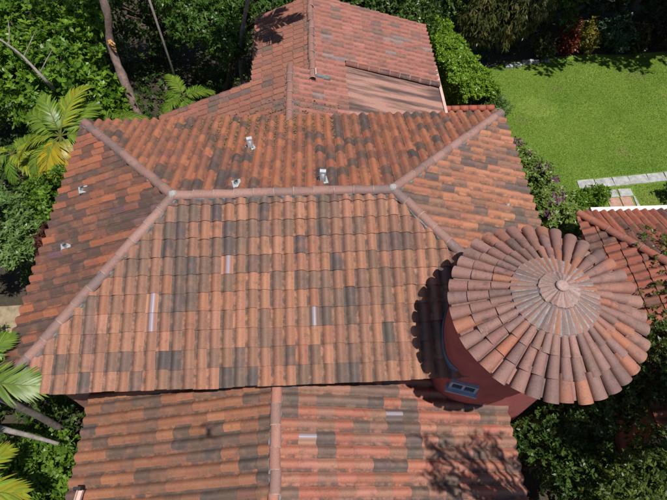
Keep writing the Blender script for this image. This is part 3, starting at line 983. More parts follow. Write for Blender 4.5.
R3 = Matrix.Rotation(rad(8), 3, 'X') @ Matrix.Rotation(rad(-10), 3, 'Z')
mb = MB()
for dx, zz, sz in ((-.05, .02, .08), (.05, .02, .08), (0, -.015, .015)):
    mb.box(Vector((-4.33, -5.5, 3.86)) + R3 @ Vector((dx, 0, zz)), ((.012 if dx else .1), .62, sz), M=R3)
mb.build('channel', MT['pinkwhite'], t)
mb = MB(); mb.box(Vector((-4.33, -5.18, 3.93)), (.14, .06, .12)); mb.build('bracket', MT['black'], t)

# low wall with red coping seen past the far corner of the house
t = thing('garden_wall', 'low wall with red tile coping between the hedge and the house', 'wall', (6.2, 7.4, 0))
mb = MB(); mb.box((6.2, 7.72, .87), (2.0, .2, 1.74)); mb.build('wall', MT['salmon'], t)
for i in range(6):
    mb = MB(); mb.tube([(5.36 + i * .33, 7.72, 1.80), (5.66 + i * .33, 7.72, 1.81)], [.13, .115], 10)
    o = mb.build('coping_tile', MT['tile'], t, True); o.color = (0.38, 0.09, 0.06, 1)
    ul = o.data.uv_layers.new(name='UVMap')
    for lp in o.data.loops: ul.data[lp.index].uv = (0.7, 0.5)

# ================================================================== garden paving
def slab_row(name, label, cells, mat, top=.035):
    t_ = thing(name, label, 'path', (cells[0][0], cells[0][1], 0))
    for (x0, y0, x1, y1, sk, mt) in cells:
        z = top + random.uniform(-.006, .006)
        q = [(x0, y0), (x1, y0 + sk), (x1 - .02, y1 + sk), (x0 + .02, y1)]
        q = [(a + random.uniform(-.015, .015), b + random.uniform(-.015, .015)) for a, b in q]
        m_ = MB(); m_.prism(q, 0.0, z); m_.build('slab', mt, t_)
cells = []
x = 10.55
while x < 19:
    wdt = random.uniform(.62, .8)
    y = 5.1 + (x - 10.55) * .09
    cells.append((x, y, x + wdt, y + .42, wdt * .09, MT['stone']))
    x += wdt + .008
slab_row('garden_path', 'straight row of grey stone slabs along the near edge of the lawn', cells, None)
cells = [(11.45, 4.68, 11.95, 5.02, .02, MT['stone']), (11.98, 4.70, 12.5, 5.05, .02, MT['stone']), (11.42, 4.05, 11.9, 4.64, .01, MT['pinkstone']), (11.93, 4.06, 12.38, 4.66, .01, MT['pinkstone']),
         (12.44, 4.06, 12.56, 4.68, .01, MT['stone']), (11.4, 3.3, 11.9, 4.0, .01, MT['pinkstone']), (11.93, 3.3, 12.38, 4.0, .01, MT['pinkstone'])]
slab_row('garden_path', 'short path of grey and pink slabs leading to the outbuilding', cells, None)
t = thing('lawn_edging', 'rough grey stones edging the shrub bed at the far left of the lawn', 'edging', (9.9, 12.4, 0))
for (x, y, s_) in ((9.55, 12.45, .3), (9.95, 12.55, .38), (10.4, 12.7, .3), (10.8, 12.75, .42), (11.35, 12.85, .34)):
    m_ = MB(); m_.prism([(x - s_ * .6, y - .1), (x + s_ * .5, y - .12), (x + s_ * .6, y + .1), (x - s_ * .5, y + .12)], 0, .11); m_.build('stone', MT['stone'], t)

# ================================================================== vegetation
def unit(a): return a / np.maximum(1e-9, np.linalg.norm(a, axis=1, keepdims=True))

def leaf_quads(c, d, n, ln, wd, fold=0.25, bend=0.0):
    """one folded leaf per row: base c, direction d, upper side n"""
    s = unit(np.cross(d, n)); n = np.cross(s, d)
    ln = ln[:, None]; wd = wd[:, None]
    tip = c + d * ln - n * ln * bend
    mid = c + d * ln * 0.5
    a = mid + s * wd * 0.5 + n * wd * fold
    b = mid - s * wd * 0.5 + n * wd * fold
    v = np.stack([c, a, tip, b], 1).reshape(-1, 3)
    q = np.arange(len(c) * 4, dtype=np.int32).reshape(-1, 4)
    return v, q

def crown_leaves(blobs, clumps, per, ln, wd, cols, rng, shell=0.45, upbias=0.5, droop=0.0, spread=0.6, jit=0.2):
    """leaf rosettes spread through a set of ellipsoids"""
    blobs = np.asarray(blobs, float)
    vol = blobs[:, 3] * blobs[:, 4] + blobs[:, 3] * blobs[:, 5] + blobs[:, 4] * blobs[:, 5]
    idx = rng.choice(len(blobs), clumps, p=vol / vol.sum())
    dr = unit(rng.normal(size=(clumps, 3)))
    rr = (shell + (1 - shell) * rng.random(clumps)) ** 0.6
    # lumpy outline
    lump = 1 + 0.16 * np.sin(dr[:, 0] * 5.1 + idx * 1.7) + 0.14 * np.sin(dr[:, 1] * 6.3 + idx) + 0.12 * np.sin(dr[:, 2] * 7.7 + 2 * idx)
    cen = blobs[idx, :3] + dr * blobs[idx, 3:6] * (rr * lump)[:, None]
    keep = cen[:, 2] > 0.12
    cen, dr = cen[keep], dr[keep]
    m = len(cen)
    ax = unit(dr * 0.8 + np.array([0, 0, upbias]) + rng.normal(scale=0.35, size=(m, 3)))
    hue = rng.random(m)
    C = np.repeat(cen, per, 0); A = np.repeat(ax, per, 0); H = np.repeat(hue, per)
    k = len(C)
    rd = rng.normal(size=(k, 3)); rd = unit(rd - (rd * A).sum(1, keepdims=True) * A)
    t = rng.uniform(0.1, spread, k)[:, None]
    d = unit(rd * (1 - t * 0.5) + A * t - np.array([0, 0, droop]))
    C = C + rng.normal(scale=ln * jit, size=(k, 3))
    nrm = unit(A + rng.normal(scale=0.3, size=(k, 3)))
    L_ = ln * rng.uniform(0.7, 1.25, k); W_ = wd * rng.uniform(0.75, 1.2, k)
    v, q = leaf_quads(C, d, nrm, L_, W_)
    cols = np.asarray(cols, float)
    f = np.clip(H * 0.75 + 0.25 * rng.random(k), 0, 0.999) * (len(cols) - 1)
    i0 = f.astype(int); fr = (f - i0)[:, None]
    col = cols[i0] * (1 - fr) + cols[np.minimum(i0 + 1, len(cols) - 1)] * fr
    col *= rng.uniform(0.8, 1.2, (k, 1))
    return v, q, np.repeat(col, 4, 0)

GREEN = [(0.05, 0.11, 0.015), (0.095, 0.185, 0.021), (0.145, 0.265, 0.028), (0.21, 0.34, 0.04)]
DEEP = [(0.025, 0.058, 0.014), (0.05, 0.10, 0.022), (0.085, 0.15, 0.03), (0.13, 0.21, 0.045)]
FRESH = [(0.09, 0.18, 0.018), (0.13, 0.25, 0.024), (0.18, 0.31, 0.03)]
PALE = [(0.09, 0.17, 0.045), (0.15, 0.25, 0.07), (0.21, 0.31, 0.10)]
OLIVE = [(0.04, 0.06, 0.02), (0.08, 0.10, 0.03), (0.13, 0.15, 0.045), (0.22, 0.19, 0.07)]

def tree(name, label, cat, base, blobs, clumps, per=9, ln=.17, wd=.075, cols=GREEN, trunk_r=.09, lean=None, group=None, seed=1, bark='bark', droop=0.0, upbias=.5, shell=.4, top=None, limbs=True, crown_name='crown', spread=.6):
    t_ = thing(name, label, cat, (*base, 0), group)
    rng = np.random.default_rng(seed)
    rs = random.Random(seed)
    v, q, c = crown_leaves(blobs, clumps, per, ln, wd, cols, rng, shell=shell, droop=droop, upbias=upbias, spread=spread)
    mk_np(crown_name, v, q, MT['leaf'], t_, c)
    B = Vector((*base, -.05))
    cen = sum((Vector(b[:3]) for b in blobs), Vector()) / len(blobs)
    fork = B.lerp(Vector((cen.x, cen.y, max(.3, min(b[2] - b[5] * .5 for b in blobs)))), .85)
    m_ = MB()
    if lean: pts = curve([B] + [Vector(p) for p in lean] + [fork], 10)
    else: pts = curve([B, B.lerp(fork, .5) + Vector((rs.uniform(-.1, .1), rs.uniform(-.1, .1), 0)), fork], 8)
    m_.tube(pts, [trunk_r * (1.15 - .5 * i / (len(pts) - 1)) for i in range(len(pts))], 9, .06)
    m_.build('trunk', MT[bark], t_, True)
    if limbs:
        m_ = MB()
        for b in blobs:
            for kk in range(3):
                e = Vector(b[:3]) + Vector((rs.uniform(-.7, .7) * b[3], rs.uniform(-.7, .7) * b[4], rs.uniform(-.2, .7) * b[5]))
                pts = curve([fork - up * .03, fork.lerp(e, .5) + Vector((0, 0, .1 * (e - fork).length)), e], 5)
                m_.tube(pts, [trunk_r * .5 * (1 - .8 * i / 5) for i in range(6)], 5, .05)
        m_.build('limbs', MT[bark], t_, True)
    return t_

# ---- palms
def frond_mesh(name, length, droop, leaflet, n, cols, seed, width=.05, fall=.5, vee=.35):
    """feather frond growing along +y from the origin, rachis arching down; leaflets in two rows"""
    rng = np.random.default_rng(seed)
    V, F, T = [], [], []
    def rach(s): return np.array([0.06 * length * math.sin(s * 2), length * s * (1 - .12 * droop * s), length * (.28 * s - droop * s * s)])
    K_ = 10
    for i in range(K_ + 1):
        s = i / K_; p = rach(s); r = .022 * (1 - .8 * s)
        for (dx, dz) in ((-r, 0), (0, r), (r, 0), (0, -r)): V.append(p + np.array([dx, 0, dz])); T.append((0.16, 0.19, 0.04))
    for i in range(K_):
        for j in range(4): F.append((i * 4 + j, i * 4 + (j + 1) % 4, i * 4 + 4 + (j + 1) % 4, i * 4 + 4 + j))
    cols = np.asarray(cols)
    for i in range(n):
        s = .14 + .85 * (i / (n - 1))
        p = rach(s); tg = rach(min(1, s + .02)) - rach(s - .02); tg /= np.linalg.norm(tg)
        L0 = leaflet * (math.sin(math.pi * (.12 + .83 * s)) ** .7) * rng.uniform(.85, 1.1)
        for sd in (-1, 1):
            ang = rad(62 - 38 * s) + rng.normal(scale=.07)
            side = np.array([sd, 0, 0.]); upv = np.cross(side * sd, tg); 
            d = side * math.sin(ang) + tg * math.cos(ang) + upv * vee * rng.uniform(.5, 1.2)
            d /= np.linalg.norm(d)
            c = cols[rng.integers(len(cols))] * rng.uniform(.8, 1.2)
            wv = np.cross(d, upv); wv /= np.linalg.norm(wv); wv *= width * .5
            b0 = len(V)
            for (u, wk) in ((0, .35), (.4, 1), (.75, .7), (1, .06)):
                q = p + d * L0 * u - np.array([0, 0, fall * L0 * u * u])
                V.append(q - wv * wk); V.append(q + wv * wk); T += [tuple(c)] * 2
            for u in range(3): F.append((b0 + 2 * u, b0 + 2 * u + 1, b0 + 2 * u + 3, b0 + 2 * u + 2))
    o_ = mk_np(name, np.array(V), np.array(F, np.int32), MT['leaf'], None, np.array(T))
    me = o_.data; bpy.data.objects.remove(o_)
    return me

def palm(label, base, top, fronds, meshes, trunk_r=.06, group=None, bark='barkgrey', seed=0, bend=None, name='palm_tree'):
    """fronds: list of (azimuth in degrees from +x, pitch in degrees, scale, mesh index)"""
    t_ = thing(name, label, 'palm', (*base, 0), group)
    rs = random.Random(seed)
    B, T_ = Vector((*base, -.05)), Vector(top)
    mid = Vector(bend) if bend else B.lerp(T_, .5) + Vector((.05, .05, 0))
    pts = curve([B, mid, T_], 10)
    m_ = MB(); m_.tube(pts, [trunk_r * (1.2 - .35 * i / 10) for i in range(11)], 9, .05); m_.build('trunk', MT[bark], t_, True)
    for (azd, pit, sc, mi) in fronds:
        o_ = bpy.data.objects.new('frond', meshes[mi])
        COL.objects.link(o_); o_.parent = t_
        o_.matrix_parent_inverse = Matrix.Translation(-Vector((*base, 0)))
        o_.matrix_basis = Matrix.Translation(T_) @ Matrix.Rotation(rad(azd - 90), 4, 'Z') @ Matrix.Rotation(rad(pit), 4, 'X') @ Matrix.Rotation(rs.uniform(-.35, .35), 4, 'Y') @ Matrix.Scale(sc, 4)
    return t_

YEL = [(0.33, 0.38, 0.035), (0.26, 0.35, 0.04), (0.40, 0.37, 0.035), (0.2, 0.31, 0.035)]
YGR = [(0.17, 0.27, 0.035), (0.23, 0.33, 0.04), (0.13, 0.22, 0.03)]
GOLD = [(0.48, 0.38, 0.02), (0.42, 0.31, 0.02), (0.34, 0.32, 0.03)]
fm = [frond_mesh('frond', 1.35, .42, .5, 30, YGR, 1, .055), frond_mesh('frond', 1.3, .55, .48, 28, YEL, 2, .055),
      frond_mesh('frond', 1.2, .6, .48, 28, GOLD, 3, .055), frond_mesh('frond', 1.6, .38, .5, 46, [(0.15, 0.24, 0.03), (0.2, 0.29, 0.04), (0.12, 0.21, 0.025)], 4, .04, .25, .2), frond_mesh('frond', 1.0, .5, .42, 26, GREEN, 5, .05)]
areca = [(80, 30, 1.15, 1), (165, -12, 1.15, 1), (5, 2, 1.0, 0), (255, -12, 1.1, 2), (290, -30, 1.1, 2), (100, 18, 1.0, 1), (145, 5, 1.05, 0), (60, 12, .95, 0), (25, -8, .9, 1), (275, -22, 1.0, 2), (190, -5, 1.0, 1), (230, -15, .85, 0), (315, -25, .8, 1), (120, 40, .8, 0)]
areca = [(a, b, sc_ * 1.25, m_) for a, b, sc_, m_ in areca]
palm('yellow green feather palm by the left roof corner with one golden frond', (-7.3, 4.9), (-7.35, 4.95, 3.55), areca, fm, .06, seed=3)
palm('small green feather palm tucked behind the far left roof corner', (-6.25, 6.3), (-6.25, 6.25, 2.9), [(a * 45 + 10, 10 - (a % 3) * 12, .85 + .1 * (a % 2), 4 if a % 2 else 0) for a in range(8)], fm, .05, seed=4)
palm('yellowed low feather palm at the left edge below the larger yellow palm', (-9.4, 5.2), (-9.4, 5.2, 2.6), [(a * 51 + 20, 5 - (a % 3) * 10, .95, (1, 0, 4)[a % 3]) for a in range(7)], fm, .05, seed=5)
palm('bright green palm with broad fronds over the near left roof corner', (-6.55, -3.2), (-6.45, -3.38, 5.5),
     [(-4, -2, 1.12, 3), (42, 6, .78, 3), (110, 8, .8, 3), (150, 5, .9, 3), (-165, 0, .9, 3), (195, 0, .8, 3)], fm, .08, seed=6)
palm('yellow green palm fronds at the left edge beside the front wing', (-7.1, -5.1), (-7.0, -5.15, 3.9),
     [(5, 2, 1.15, 1), (-28, -4, 1.1, 0), (42, 6, 1.0, 1), (80, 5, 1.0, 0), (140, 5, 1.0, 1), (200, 0, 1.0, 0), (-75, -8, 1.0, 1)], fm, .06, seed=7)
palm('small feathery green palm between the pole and the rear wing', (-4.35, 8.5), (-4.35, 8.5, 2.0), [(a * 40 + 5, 18 - (a % 3) * 14, .85 + .12 * (a % 2), 4 if a % 3 else 0) for a in range(9)], fm, .05, seed=8)
palm('tall slender palm behind the rear wing with fronds hanging over its roof', (-2.3, 9.6), (-0.75, 8.25, 7.75), [(a * 45, 0 - (a % 3) * 14, 1.0, (3, 0)[a % 2]) for a in range(8)] + [(160, -25, 1.0, 3), (-150, -15, 1.0, 3)], fm, .065, seed=9, bend=(-2.1, 9.4, 3.4))

# ---- leaning trunk, pole, dead limb
t = thing('bare_trunk', 'tall flaking brown trunk with a torn branch stub behind the left corner', 'tree', (-5.7, 6.9, 0))
pts = curve([(-5.62, 6.85, -.05), (-5.72, 7.2, 1.9), (-5.98, 7.75, 3.4), (-6.12, 8.2, 4.5), (-5.85, 8.25, 5.6), (-5.9, 8.6, 7.2), (-6.2, 9.2, 9.5)], 28)
random.seed(5)
mb = MB(); mb.tube(pts, [(.155 - .0022 * i) * random.uniform(.86, 1.2) for i in range(29)], 12, .1); mb.build('trunk', MT['barkred'], t, True)
mb = MB()
for i in range(11):
    a = Vector((-6.06 + random.uniform(-.05, .05), 8.12 + random.uniform(-.05, .02), 4.35 + i * .035))
    e = a + Vector((random.uniform(.10, .2), random.uniform(-.2, -.1), random.uniform(-.1, .16)))
    mb.tube([a, a.lerp(e, .6), e], [.04, .028, .004], 5, .25)
mb.build('torn_stub', MT['wood'], t)
v, q, c = crown_leaves([(-6.6, 9.6, 10.2, 1.8, 1.6, 1.1), (-5.4, 9.9, 10.6, 1.3, 1.3, .9)], 900, 9, .16, .07, GREEN, np.random.default_rng(31))
mk_np('crown', v, q, MT['leaf'], t, c)
mb = MB()
for e in ((-7.4, 9.8, 10.3), (-5.2, 10, 10.5), (-6.5, 9.0, 10.6)): mb.tube([(-6.2, 9.2, 9.45), ((-6.2 + e[0]) / 2, (9.2 + e[1]) / 2, 10.1), e], [.08, .05, .02], 6)
mb.build('limbs', MT['barkred'], t, True)
t = thing('pole', 'thin pale grey pole standing among dark trees at the back left', 'pole', (-4.75, 9.45, 0))
mb = MB(); mb.tube([(-4.72, 9.45, -.05), (-4.85, 9.4, 7.2)], [.045, .035], 10); mb.build('shaft', MT['barkgrey'], t, True)
mb = MB(); mb.tube([(-4.85, 9.4, 7.2), (-4.851, 9.4, 7.26)], [.05, .03], 10); mb.build('end_cap', MT['zinc'], t, True)
t = thing('dead_branch', 'bare grey branch reaching over the shrubs beside the front wing', 'branch', (-9.2, -3.2, 0))
pts = curve([(-9.3, -3.2, -.05), (-8.4, -3.3, 1.6), (-7.2, -3.6, 2.7), (-6.3, -3.85, 3.1), (-5.35, -4.12, 3.05)], 14)
mb = MB(); mb.tube(pts, [.12 - .006 * i for i in range(15)], 9, .08); mb.build('stem', MT['barkgrey'], t, True)
# ---- trees, upper left
bt = tree('broadleaf_tree', 'broad leafed bright green tree filling the top left corner', 'tree', (-8.4, 8.4),
     [(-8.1, 8.5, 3.7, 1.5, 1.3, 1.1), (-9.6, 7.9, 3.4, 1.4, 1.2, 1.1), (-7.0, 7.4, 3.0, 1.0, .9, .9), (-9.9, 9.9, 4.0, 1.6, 1.4, 1.2), (-7.9, 10.3, 4.1, 1.3, 1.2, 1.0), (-11.2, 8.6, 3.6, 1.4, 1.4, 1.1), (-8.5, 6.9, 2.7, 1.0, .8, .8), (-11.6, 11.0, 4.0, 1.6, 1.5, 1.2)],
     3000, 9, .21, .10, [(0.05, 0.12, 0.015), (0.095, 0.2, 0.02), (0.155, 0.29, 0.026), (0.23, 0.38, 0.04)], .13, seed=41)
pts = curve([(-8.5, 8.0, 2.6), (-8.0, 6.9, 3.9), (-7.95, 6.65, 4.45), (-8.75, 7.5, 4.65), (-9.45, 8.05, 4.8), (-9.9, 8.3, 5.0)], 14)
mb = MB(); mb.tube(pts, [.07 - .0035 * i for i in range(15)], 7, .08)
for e, s_ in (((-9.9, 7.7, 4.9), 11), ((-9.2, 8.6, 5.2), 10), ((-7.6, 7.4, 4.9), 6), ((-8.3, 8.3, 5.0), 8)):
    mb.tube([pts[s_], pts[s_].lerp(Vector(e), .5) + Vector((.05, .05, .06)), e], [.025, .016, .006], 5)
o = mb.build('dead_branch', MT['barkgrey'], bt, True); o['label'] = 'bare grey dead branch'
tree('broadleaf_tree', 'leafy tree with hanging sprays left of the rear wing', 'tree', (-3.4, 10.6),
     [(-3.4, 10.0, 4.1, 1.1, 1.0, 1.0), (-2.5, 9.6, 3.6, .8, .8, .8), (-4.0, 11.2, 4.3, 1.3, 1.2, 1.1), (-2.6, 11.6, 4.3, 1.2, 1.2, 1.1), (-5.2, 12.5, 4.2, 1.3, 1.3, 1.1), (-1.5, 12.0, 3.6, 1.0, 1.0, 1.0), (-.6, 12.8, 3.6, 1.1, 1.0, 1.1), (1.0, 13.0, 3.4, 1.0, 1.0, 1.0)],
     2500, 9, .17, .06, [(0.045, 0.10, 0.018), (0.075, 0.155, 0.025), (0.12, 0.22, 0.035)], .1, seed=42, droop=.35)
tree('dark_tree', 'dense dark tree in the shade behind the bare trunk', 'tree', (-7.0, 13.4),
     [(-6.8, 12.9, 2.6, 1.5, 1.3, 1.4), (-8.6, 13.6, 3.0, 1.5, 1.3, 1.4), (-5.0, 13.5, 2.4, 1.2, 1.2, 1.3), (-3.2, 14.2, 2.4, 1.4, 1.2, 1.4)], 1200, 9, .18, .08, DEEP, .12, seed=43)
tree('shrub', 'glossy green shrub against the left eave above the pale leafed tree', 'shrub', (-7.2, 3.0),
     [(-7.15, 3.0, 2.9, .85, .9, .9), (-7.5, 2.1, 2.5, .8, .7, .8), (-6.9, 2.2, 2.9, .5, .6, .6), (-7.9, 3.4, 2.4, .8, .7, .8)], 1150, 8, .13, .065, GREEN, .06, seed=44)
tree('tree', 'pale grey green feathery leafed tree at the left edge', 'tree', (-8.6, 2.0),
     [(-8.3, 2.1, 3.3, .8, .75, .45), (-7.6, 1.6, 3.2, .55, .5, .4), (-8.7, 1.3, 3.1, .8, .6, .45), (-7.9, .95, 3.0, .45, .4, .35), (-9.2, 2.4, 3.2, .8, .8, .5)], 620, 13, .17, .05, PALE, .06, seed=45, upbias=1.6, spread=.35)
tree('shrub', 'small dark red leafed plant touching the left eave', 'shrub', (-6.35, .45),
     [(-6.22, .4, 4.3, .22, .26, .35), (-6.28, .12, 4.05, .22, .22, .3), (-6.15, .75, 4.45, .16, .18, .25)], 190, 7, .10, .05, [(0.045, 0.012, 0.012), (0.09, 0.022, 0.02), (0.14, 0.05, 0.03)], .025, seed=46)
tree('shrub', 'low leafy shrub at the left edge below the sandy ground patch', 'shrub', (-8.5, -1.6),
     [(-8.5, -1.6, 1.2, .9, .8, .8), (-7.6, -1.9, 1.3, .6, .6, .6), (-9.4, -.9, 1.1, .8, .8, .8)], 600, 8, .14, .06, FRESH, .05, seed=47)
# ---- lower left
tree('shrub', 'rounded bright green shrub under the grey branch beside the front wing', 'shrub', (-6.3, -4.3),
     [(-6.2, -4.1, 1.7, .65, .55, .7), (-6.0, -4.7, 1.4, .6, .5, .6), (-7.0, -3.9, 1.2, .7, .6, .7), (-5.75, -3.95, 1.9, .35, .35, .5)], 900, 8, .12, .07, GREEN, .05, seed=48)
tree('shrub', 'deep green shrub in the shade below the front wing eave', 'shrub', (-6.6, -5.6),
     [(-6.5, -5.4, .9, .8, .7, .7), (-5.7, -5.7, .8, .6, .6, .6), (-6.9, -2.9, .8, .7, .6, .6), (-7.8, -4.8, .8, .8, .8, .7)], 700, 8, .13, .06, DEEP, .05, seed=49)
# ---- behind the rear wing and round the lawn
tree('broadleaf_tree', 'round dark green tree showing above the far edge of the rear roof', 'tree', (3.3, 12.6),
     [(3.2, 12.4, 3.1, 1.2, 1.1, 1.1), (2.0, 12.9, 3.3, 1.0, 1.0, 1.0), (4.6, 12.2, 2.8, 1.0, .9, 1.0), (3.6, 13.6, 3.6, 1.4, 1.2, 1.2)], 1900, 8, .15, .07, DEEP + [(0.075, 0.15, 0.03)], .1, seed=51)
tree('broadleaf_tree', 'mid green tree behind the far end of the hedge', 'tree', (5.9, 14.0),
     [(5.8, 13.6, 2.7, 1.1, 1.0, 1.1), (7.0, 14.0, 3.0, 1.1, 1.0, 1.2), (4.6, 14.2, 3.2, 1.0, 1.0, 1.1)], 1200, 8, .16, .07, DEEP, .1, seed=52)
tree('weeping_tree', 'dark tree with long drooping leaves at the far left of the lawn', 'tree', (9.3, 13.6),
     [(8.6, 12.9, 2.7, 1.1, .9, 1.5), (9.8, 13.3, 3.0, 1.3, 1.0, 1.6), (8.2, 13.7, 3.4, 1.2, 1.0, 1.3), (7.6, 12.6, 2.2, .7, .7, 1.2)], 1900, 7, .26, .055, OLIVE + [(0.05, 0.08, 0.025)], .11, seed=53, droop=1.1)
tree('broadleaf_tree', 'leafy green tree above the red and yellow bed plants behind the lawn', 'tree', (11.6, 14.4),
     [(11.3, 13.9, 2.7, 1.2, 1.0, 1.2), (12.2, 14.6, 3.1, 1.2, 1.0, 1.2), (10.6, 14.4, 3.2, 1.1, 1.0, 1.1)], 1500, 8, .17, .07, DEEP + [(0.07, 0.13, 0.03)], .1, seed=54)
def bed(label, x, y, h, r, cols, n=260, ln=.2, wd=.07, seed=0):
    tree('bed_plant', label, 'plant', (x, y), [(x, y, h * .6, r, r * .8, h * .45), (x + r * .4, y - r * .2, h * .4, r * .7, r * .7, h * .35)], n, 8, ln, wd, cols, .025, seed=seed, group='plants in the bed behind the lawn', upbias=.9)
bed('red leafed bed plant behind the lawn, left of the yellow one', 12.2, 13.3, 1.7, .45, [(0.16, 0.03, 0.02), (0.24, 0.06, 0.03), (0.09, 0.04, 0.02)], 200, seed=61)
bed('yellow and green mottled bed plant between the red and the blue green one', 13.1, 13.5, 1.5, .55, [(0.05, 0.07, 0.02), (0.2, 0.18, 0.03), (0.3, 0.25, 0.04), (0.06, 0.09, 0.025)], 230, seed=62)
bed('blue green rounded bed shrub behind the middle of the lawn', 14.5, 13.6, 1.7, .8, [(0.05, 0.10, 0.05), (0.09, 0.16, 0.085), (0.13, 0.21, 0.11)], 520, .13, .065, seed=63)
bed('bed plant with orange tipped leaves right of the blue green shrub', 15.5, 13.3, 1.4, .45, [(0.04, 0.06, 0.02), (0.06, 0.07, 0.02), (0.3, 0.16, 0.02)], 180, seed=64)
bed('dark purplish bed plant behind the lawn, next to the mottled right hand one', 16.4, 13.7, 1.5, .6, [(0.05, 0.03, 0.03), (0.09, 0.06, 0.05), (0.05, 0.06, 0.03)], 250, seed=65)
bed('tall mottled olive bed plant at the far right of the lawn', 17.5, 13.5, 1.9, .85, [(0.05, 0.065, 0.02), (0.1, 0.11, 0.03), (0.2, 0.18, 0.05), (0.09, 0.06, 0.03)], 420, seed=66)
bed('low dark bed plant at the edge of the stones, left of the red one', 11.1, 13.2, 1.1, .5, OLIVE, 200, seed=67)
bed('dark bed plant behind the right end of the lawn, at the picture edge', 18.9, 13.2, 1.6, .8, OLIVE, 300, seed=68)
tree('dark_tree', 'dark background trees above the flower bed, left mass', 'tree', (14.0, 16.6), [(13.6, 16.2, 1.9, 1.4, 1.0, 1.5), (15.4, 16.4, 1.8, 1.4, 1.0, 1.5)], 800, 8, .2, .08, DEEP, .12, seed=70)
tree('dark_tree', 'dark background tree above the flower bed, at the top right corner', 'tree', (17.6, 16.6), [(17.2, 16.2, 1.9, 1.3, 1.0, 1.5), (18.9, 15.8, 1.9, 1.4, 1.0, 1.5)], 800, 8, .2, .08, DEEP, .12, seed=71)
# tall shade trees whose crowns spread over the bed, above the picture
for i, (x, y, z, lab) in enumerate(((15.8, 15.6, 6.6, 'tall tree spreading its crown over the bed, middle of the far side'), (20.3, 14.6, 6.6, 'tall tree spreading its crown over the bed, right of the far side'), (11.0, 15.6, 6.8, 'tall tree spreading its crown over the bed, left of the far side'))):
    tree('shade_tree', lab, 'tree', (x, y), [(x + .9, y - 3.9, z + .2, 2.4, 1.3, .9), (x + .3, y - 2.4, z + .2, 2.6, 1.5, 1.0), (x + 1.6, y - 1.6, z + .7, 2.0, 1.6, 1.0), (x - 1.6, y - 1.5, z + .5, 1.8, 1.6, 1.0), (x, y, z + 1.2, 2.2, 1.8, 1.1)], 1350, 8, .28, .15, DEEP, .17, seed=80 + i, group='tall shade trees beyond the lawn', shell=.15)

# ---- hedge
t = thing('hedge', 'clipped bright green hedge running between the rear wing and the lawn', 'hedge', (6.35, 9.8, 0))
rng = np.random.default_rng(90)
nC = 3600
s = rng.random(nC)
ax0, ax1 = np.array([5.75, 12.6]), np.array([6.85, 8.15])
wdt = .42 + .28 * s + .08 * np.sin(s * 19)
side = rng.random(nC)
off = np.where(side < .5, rng.uniform(-1, 1, nC), np.sign(rng.random(nC) - .5) * rng.uniform(.9, 1.05, nC))
hz = np.where(side < .5, 2.15 + .12 * np.sin(s * 23) + rng.normal(scale=.08, size=nC), 2.2 * rng.random(nC))
dirv = (ax1 - ax0) / np.linalg.norm(ax1 - ax0); nrm2 = np.array([-dirv[1], dirv[0]])
cxy = ax0 + (ax1 - ax0) * s[:, None] + nrm2 * (off * wdt)[:, None]
blob = np.column_stack([cxy, np.maximum(hz, .2), np.full(nC, .10), np.full(nC, .10), np.full(nC, .10)])
v, q, c = crown_leaves(blob, 6500, 7, .11, .055, [(0.13, 0.24, 0.022), (0.19, 0.33, 0.028), (0.24, 0.40, 0.035)], rng, upbias=1.2)
mk_np('foliage', v, q, MT['leaf'], t, c)
mb = MB()
for i in range(9):
    p = ax0 + (ax1 - ax0) * (i + .5) / 9
    mb.tube([(p[0], p[1], -.05), (p[0] + .1, p[1], 1.0), (p[0] - .05, p[1] + .1, 1.9)], [.04, .03, .015], 6)
mb.build('stems', MT['bark'], t, True)
tree('shrub', 'feathery grey green shrub at the near end of the hedge', 'shrub', (7.6, 8.3), [(7.5, 8.2, 1.35, .5, .5, .55), (7.35, 8.8, 1.3, .45, .4, .5), (7.9, 8.6, .9, .4, .4, .5)], 380, 9, .24, .035, PALE, .03, seed=91, spread=.9)

# ---- bougainvillea
t = thing('bougainvillea', 'bougainvillea with purple flowers between the right eave and the lawn', 'shrub', (8.1, 4.2, 0))
rng = np.random.default_rng(95)
bb = [(8.5, 4.6, 1.0, .6, .6, .7), (8.0, 5.6, 1.0, .5, .5, .6), (9.2, 2.9, 1.0, .6, .6, .7), (7.55, 5.3, 1.4, .6, .6, .8), (7.9, 4.3, 1.5, .8, .7, .9), (8.2, 3.2, 1.4, .7, .8, .8), (7.3, 4.4, 1.8, .5, .7, .8), (8.9, 3.5, .9, .5, .6, .6), (7.6, 2.6, 1.9, .6, .6, .8), (8.6, 2.6, 1.4, .5, .5, .7), (7.0, 5.7, 1.5, .4, .4, .5)]
v, q, c = crown_leaves(bb, 3600, 8, .11, .06, [(0.11, 0.17, 0.035), (0.17, 0.25, 0.05), (0.24, 0.32, 0.075)], rng, upbias=2.2, spread=.35)
mk_np('foliage', v, q, MT['leaf'], t, c)
spots = [(7.2, 5.75, 2.0), (7.45, 5.75, 2.05), (7.6, 5.55, 2.15), (7.35, 5.35, 2.2), (7.9, 4.95, 2.2), (8.05, 4.2, 2.35), (7.75, 4.1, 2.4), (8.3, 3.75, 2.3), (8.1, 3.0, 2.2), (8.45, 3.1, 2.1), (7.85, 2.6, 2.5), (8.9, 3.9, 1.5), (8.3, 4.7, 2.0), (6.95, 5.9, 1.9), (7.7, 2.2, 2.4)]
fb = [(x, y, z, .10 + .05 * (i % 3), .10 + .05 * (i % 3), .08) for i, (x, y, z) in enumerate(spots)]
v, q, c = crown_leaves(fb, 230, 4, .065, .055, [(0.13, 0.04, 0.12), (0.24, 0.07, 0.2), (0.3, 0.12, 0.26)], rng, upbias=.8)
o = mk_np('flowers', v, q, MT['petal'], t, c); o['label'] = 'purple flower clusters'; o['kind'] = 'stuff'
mb = MB()
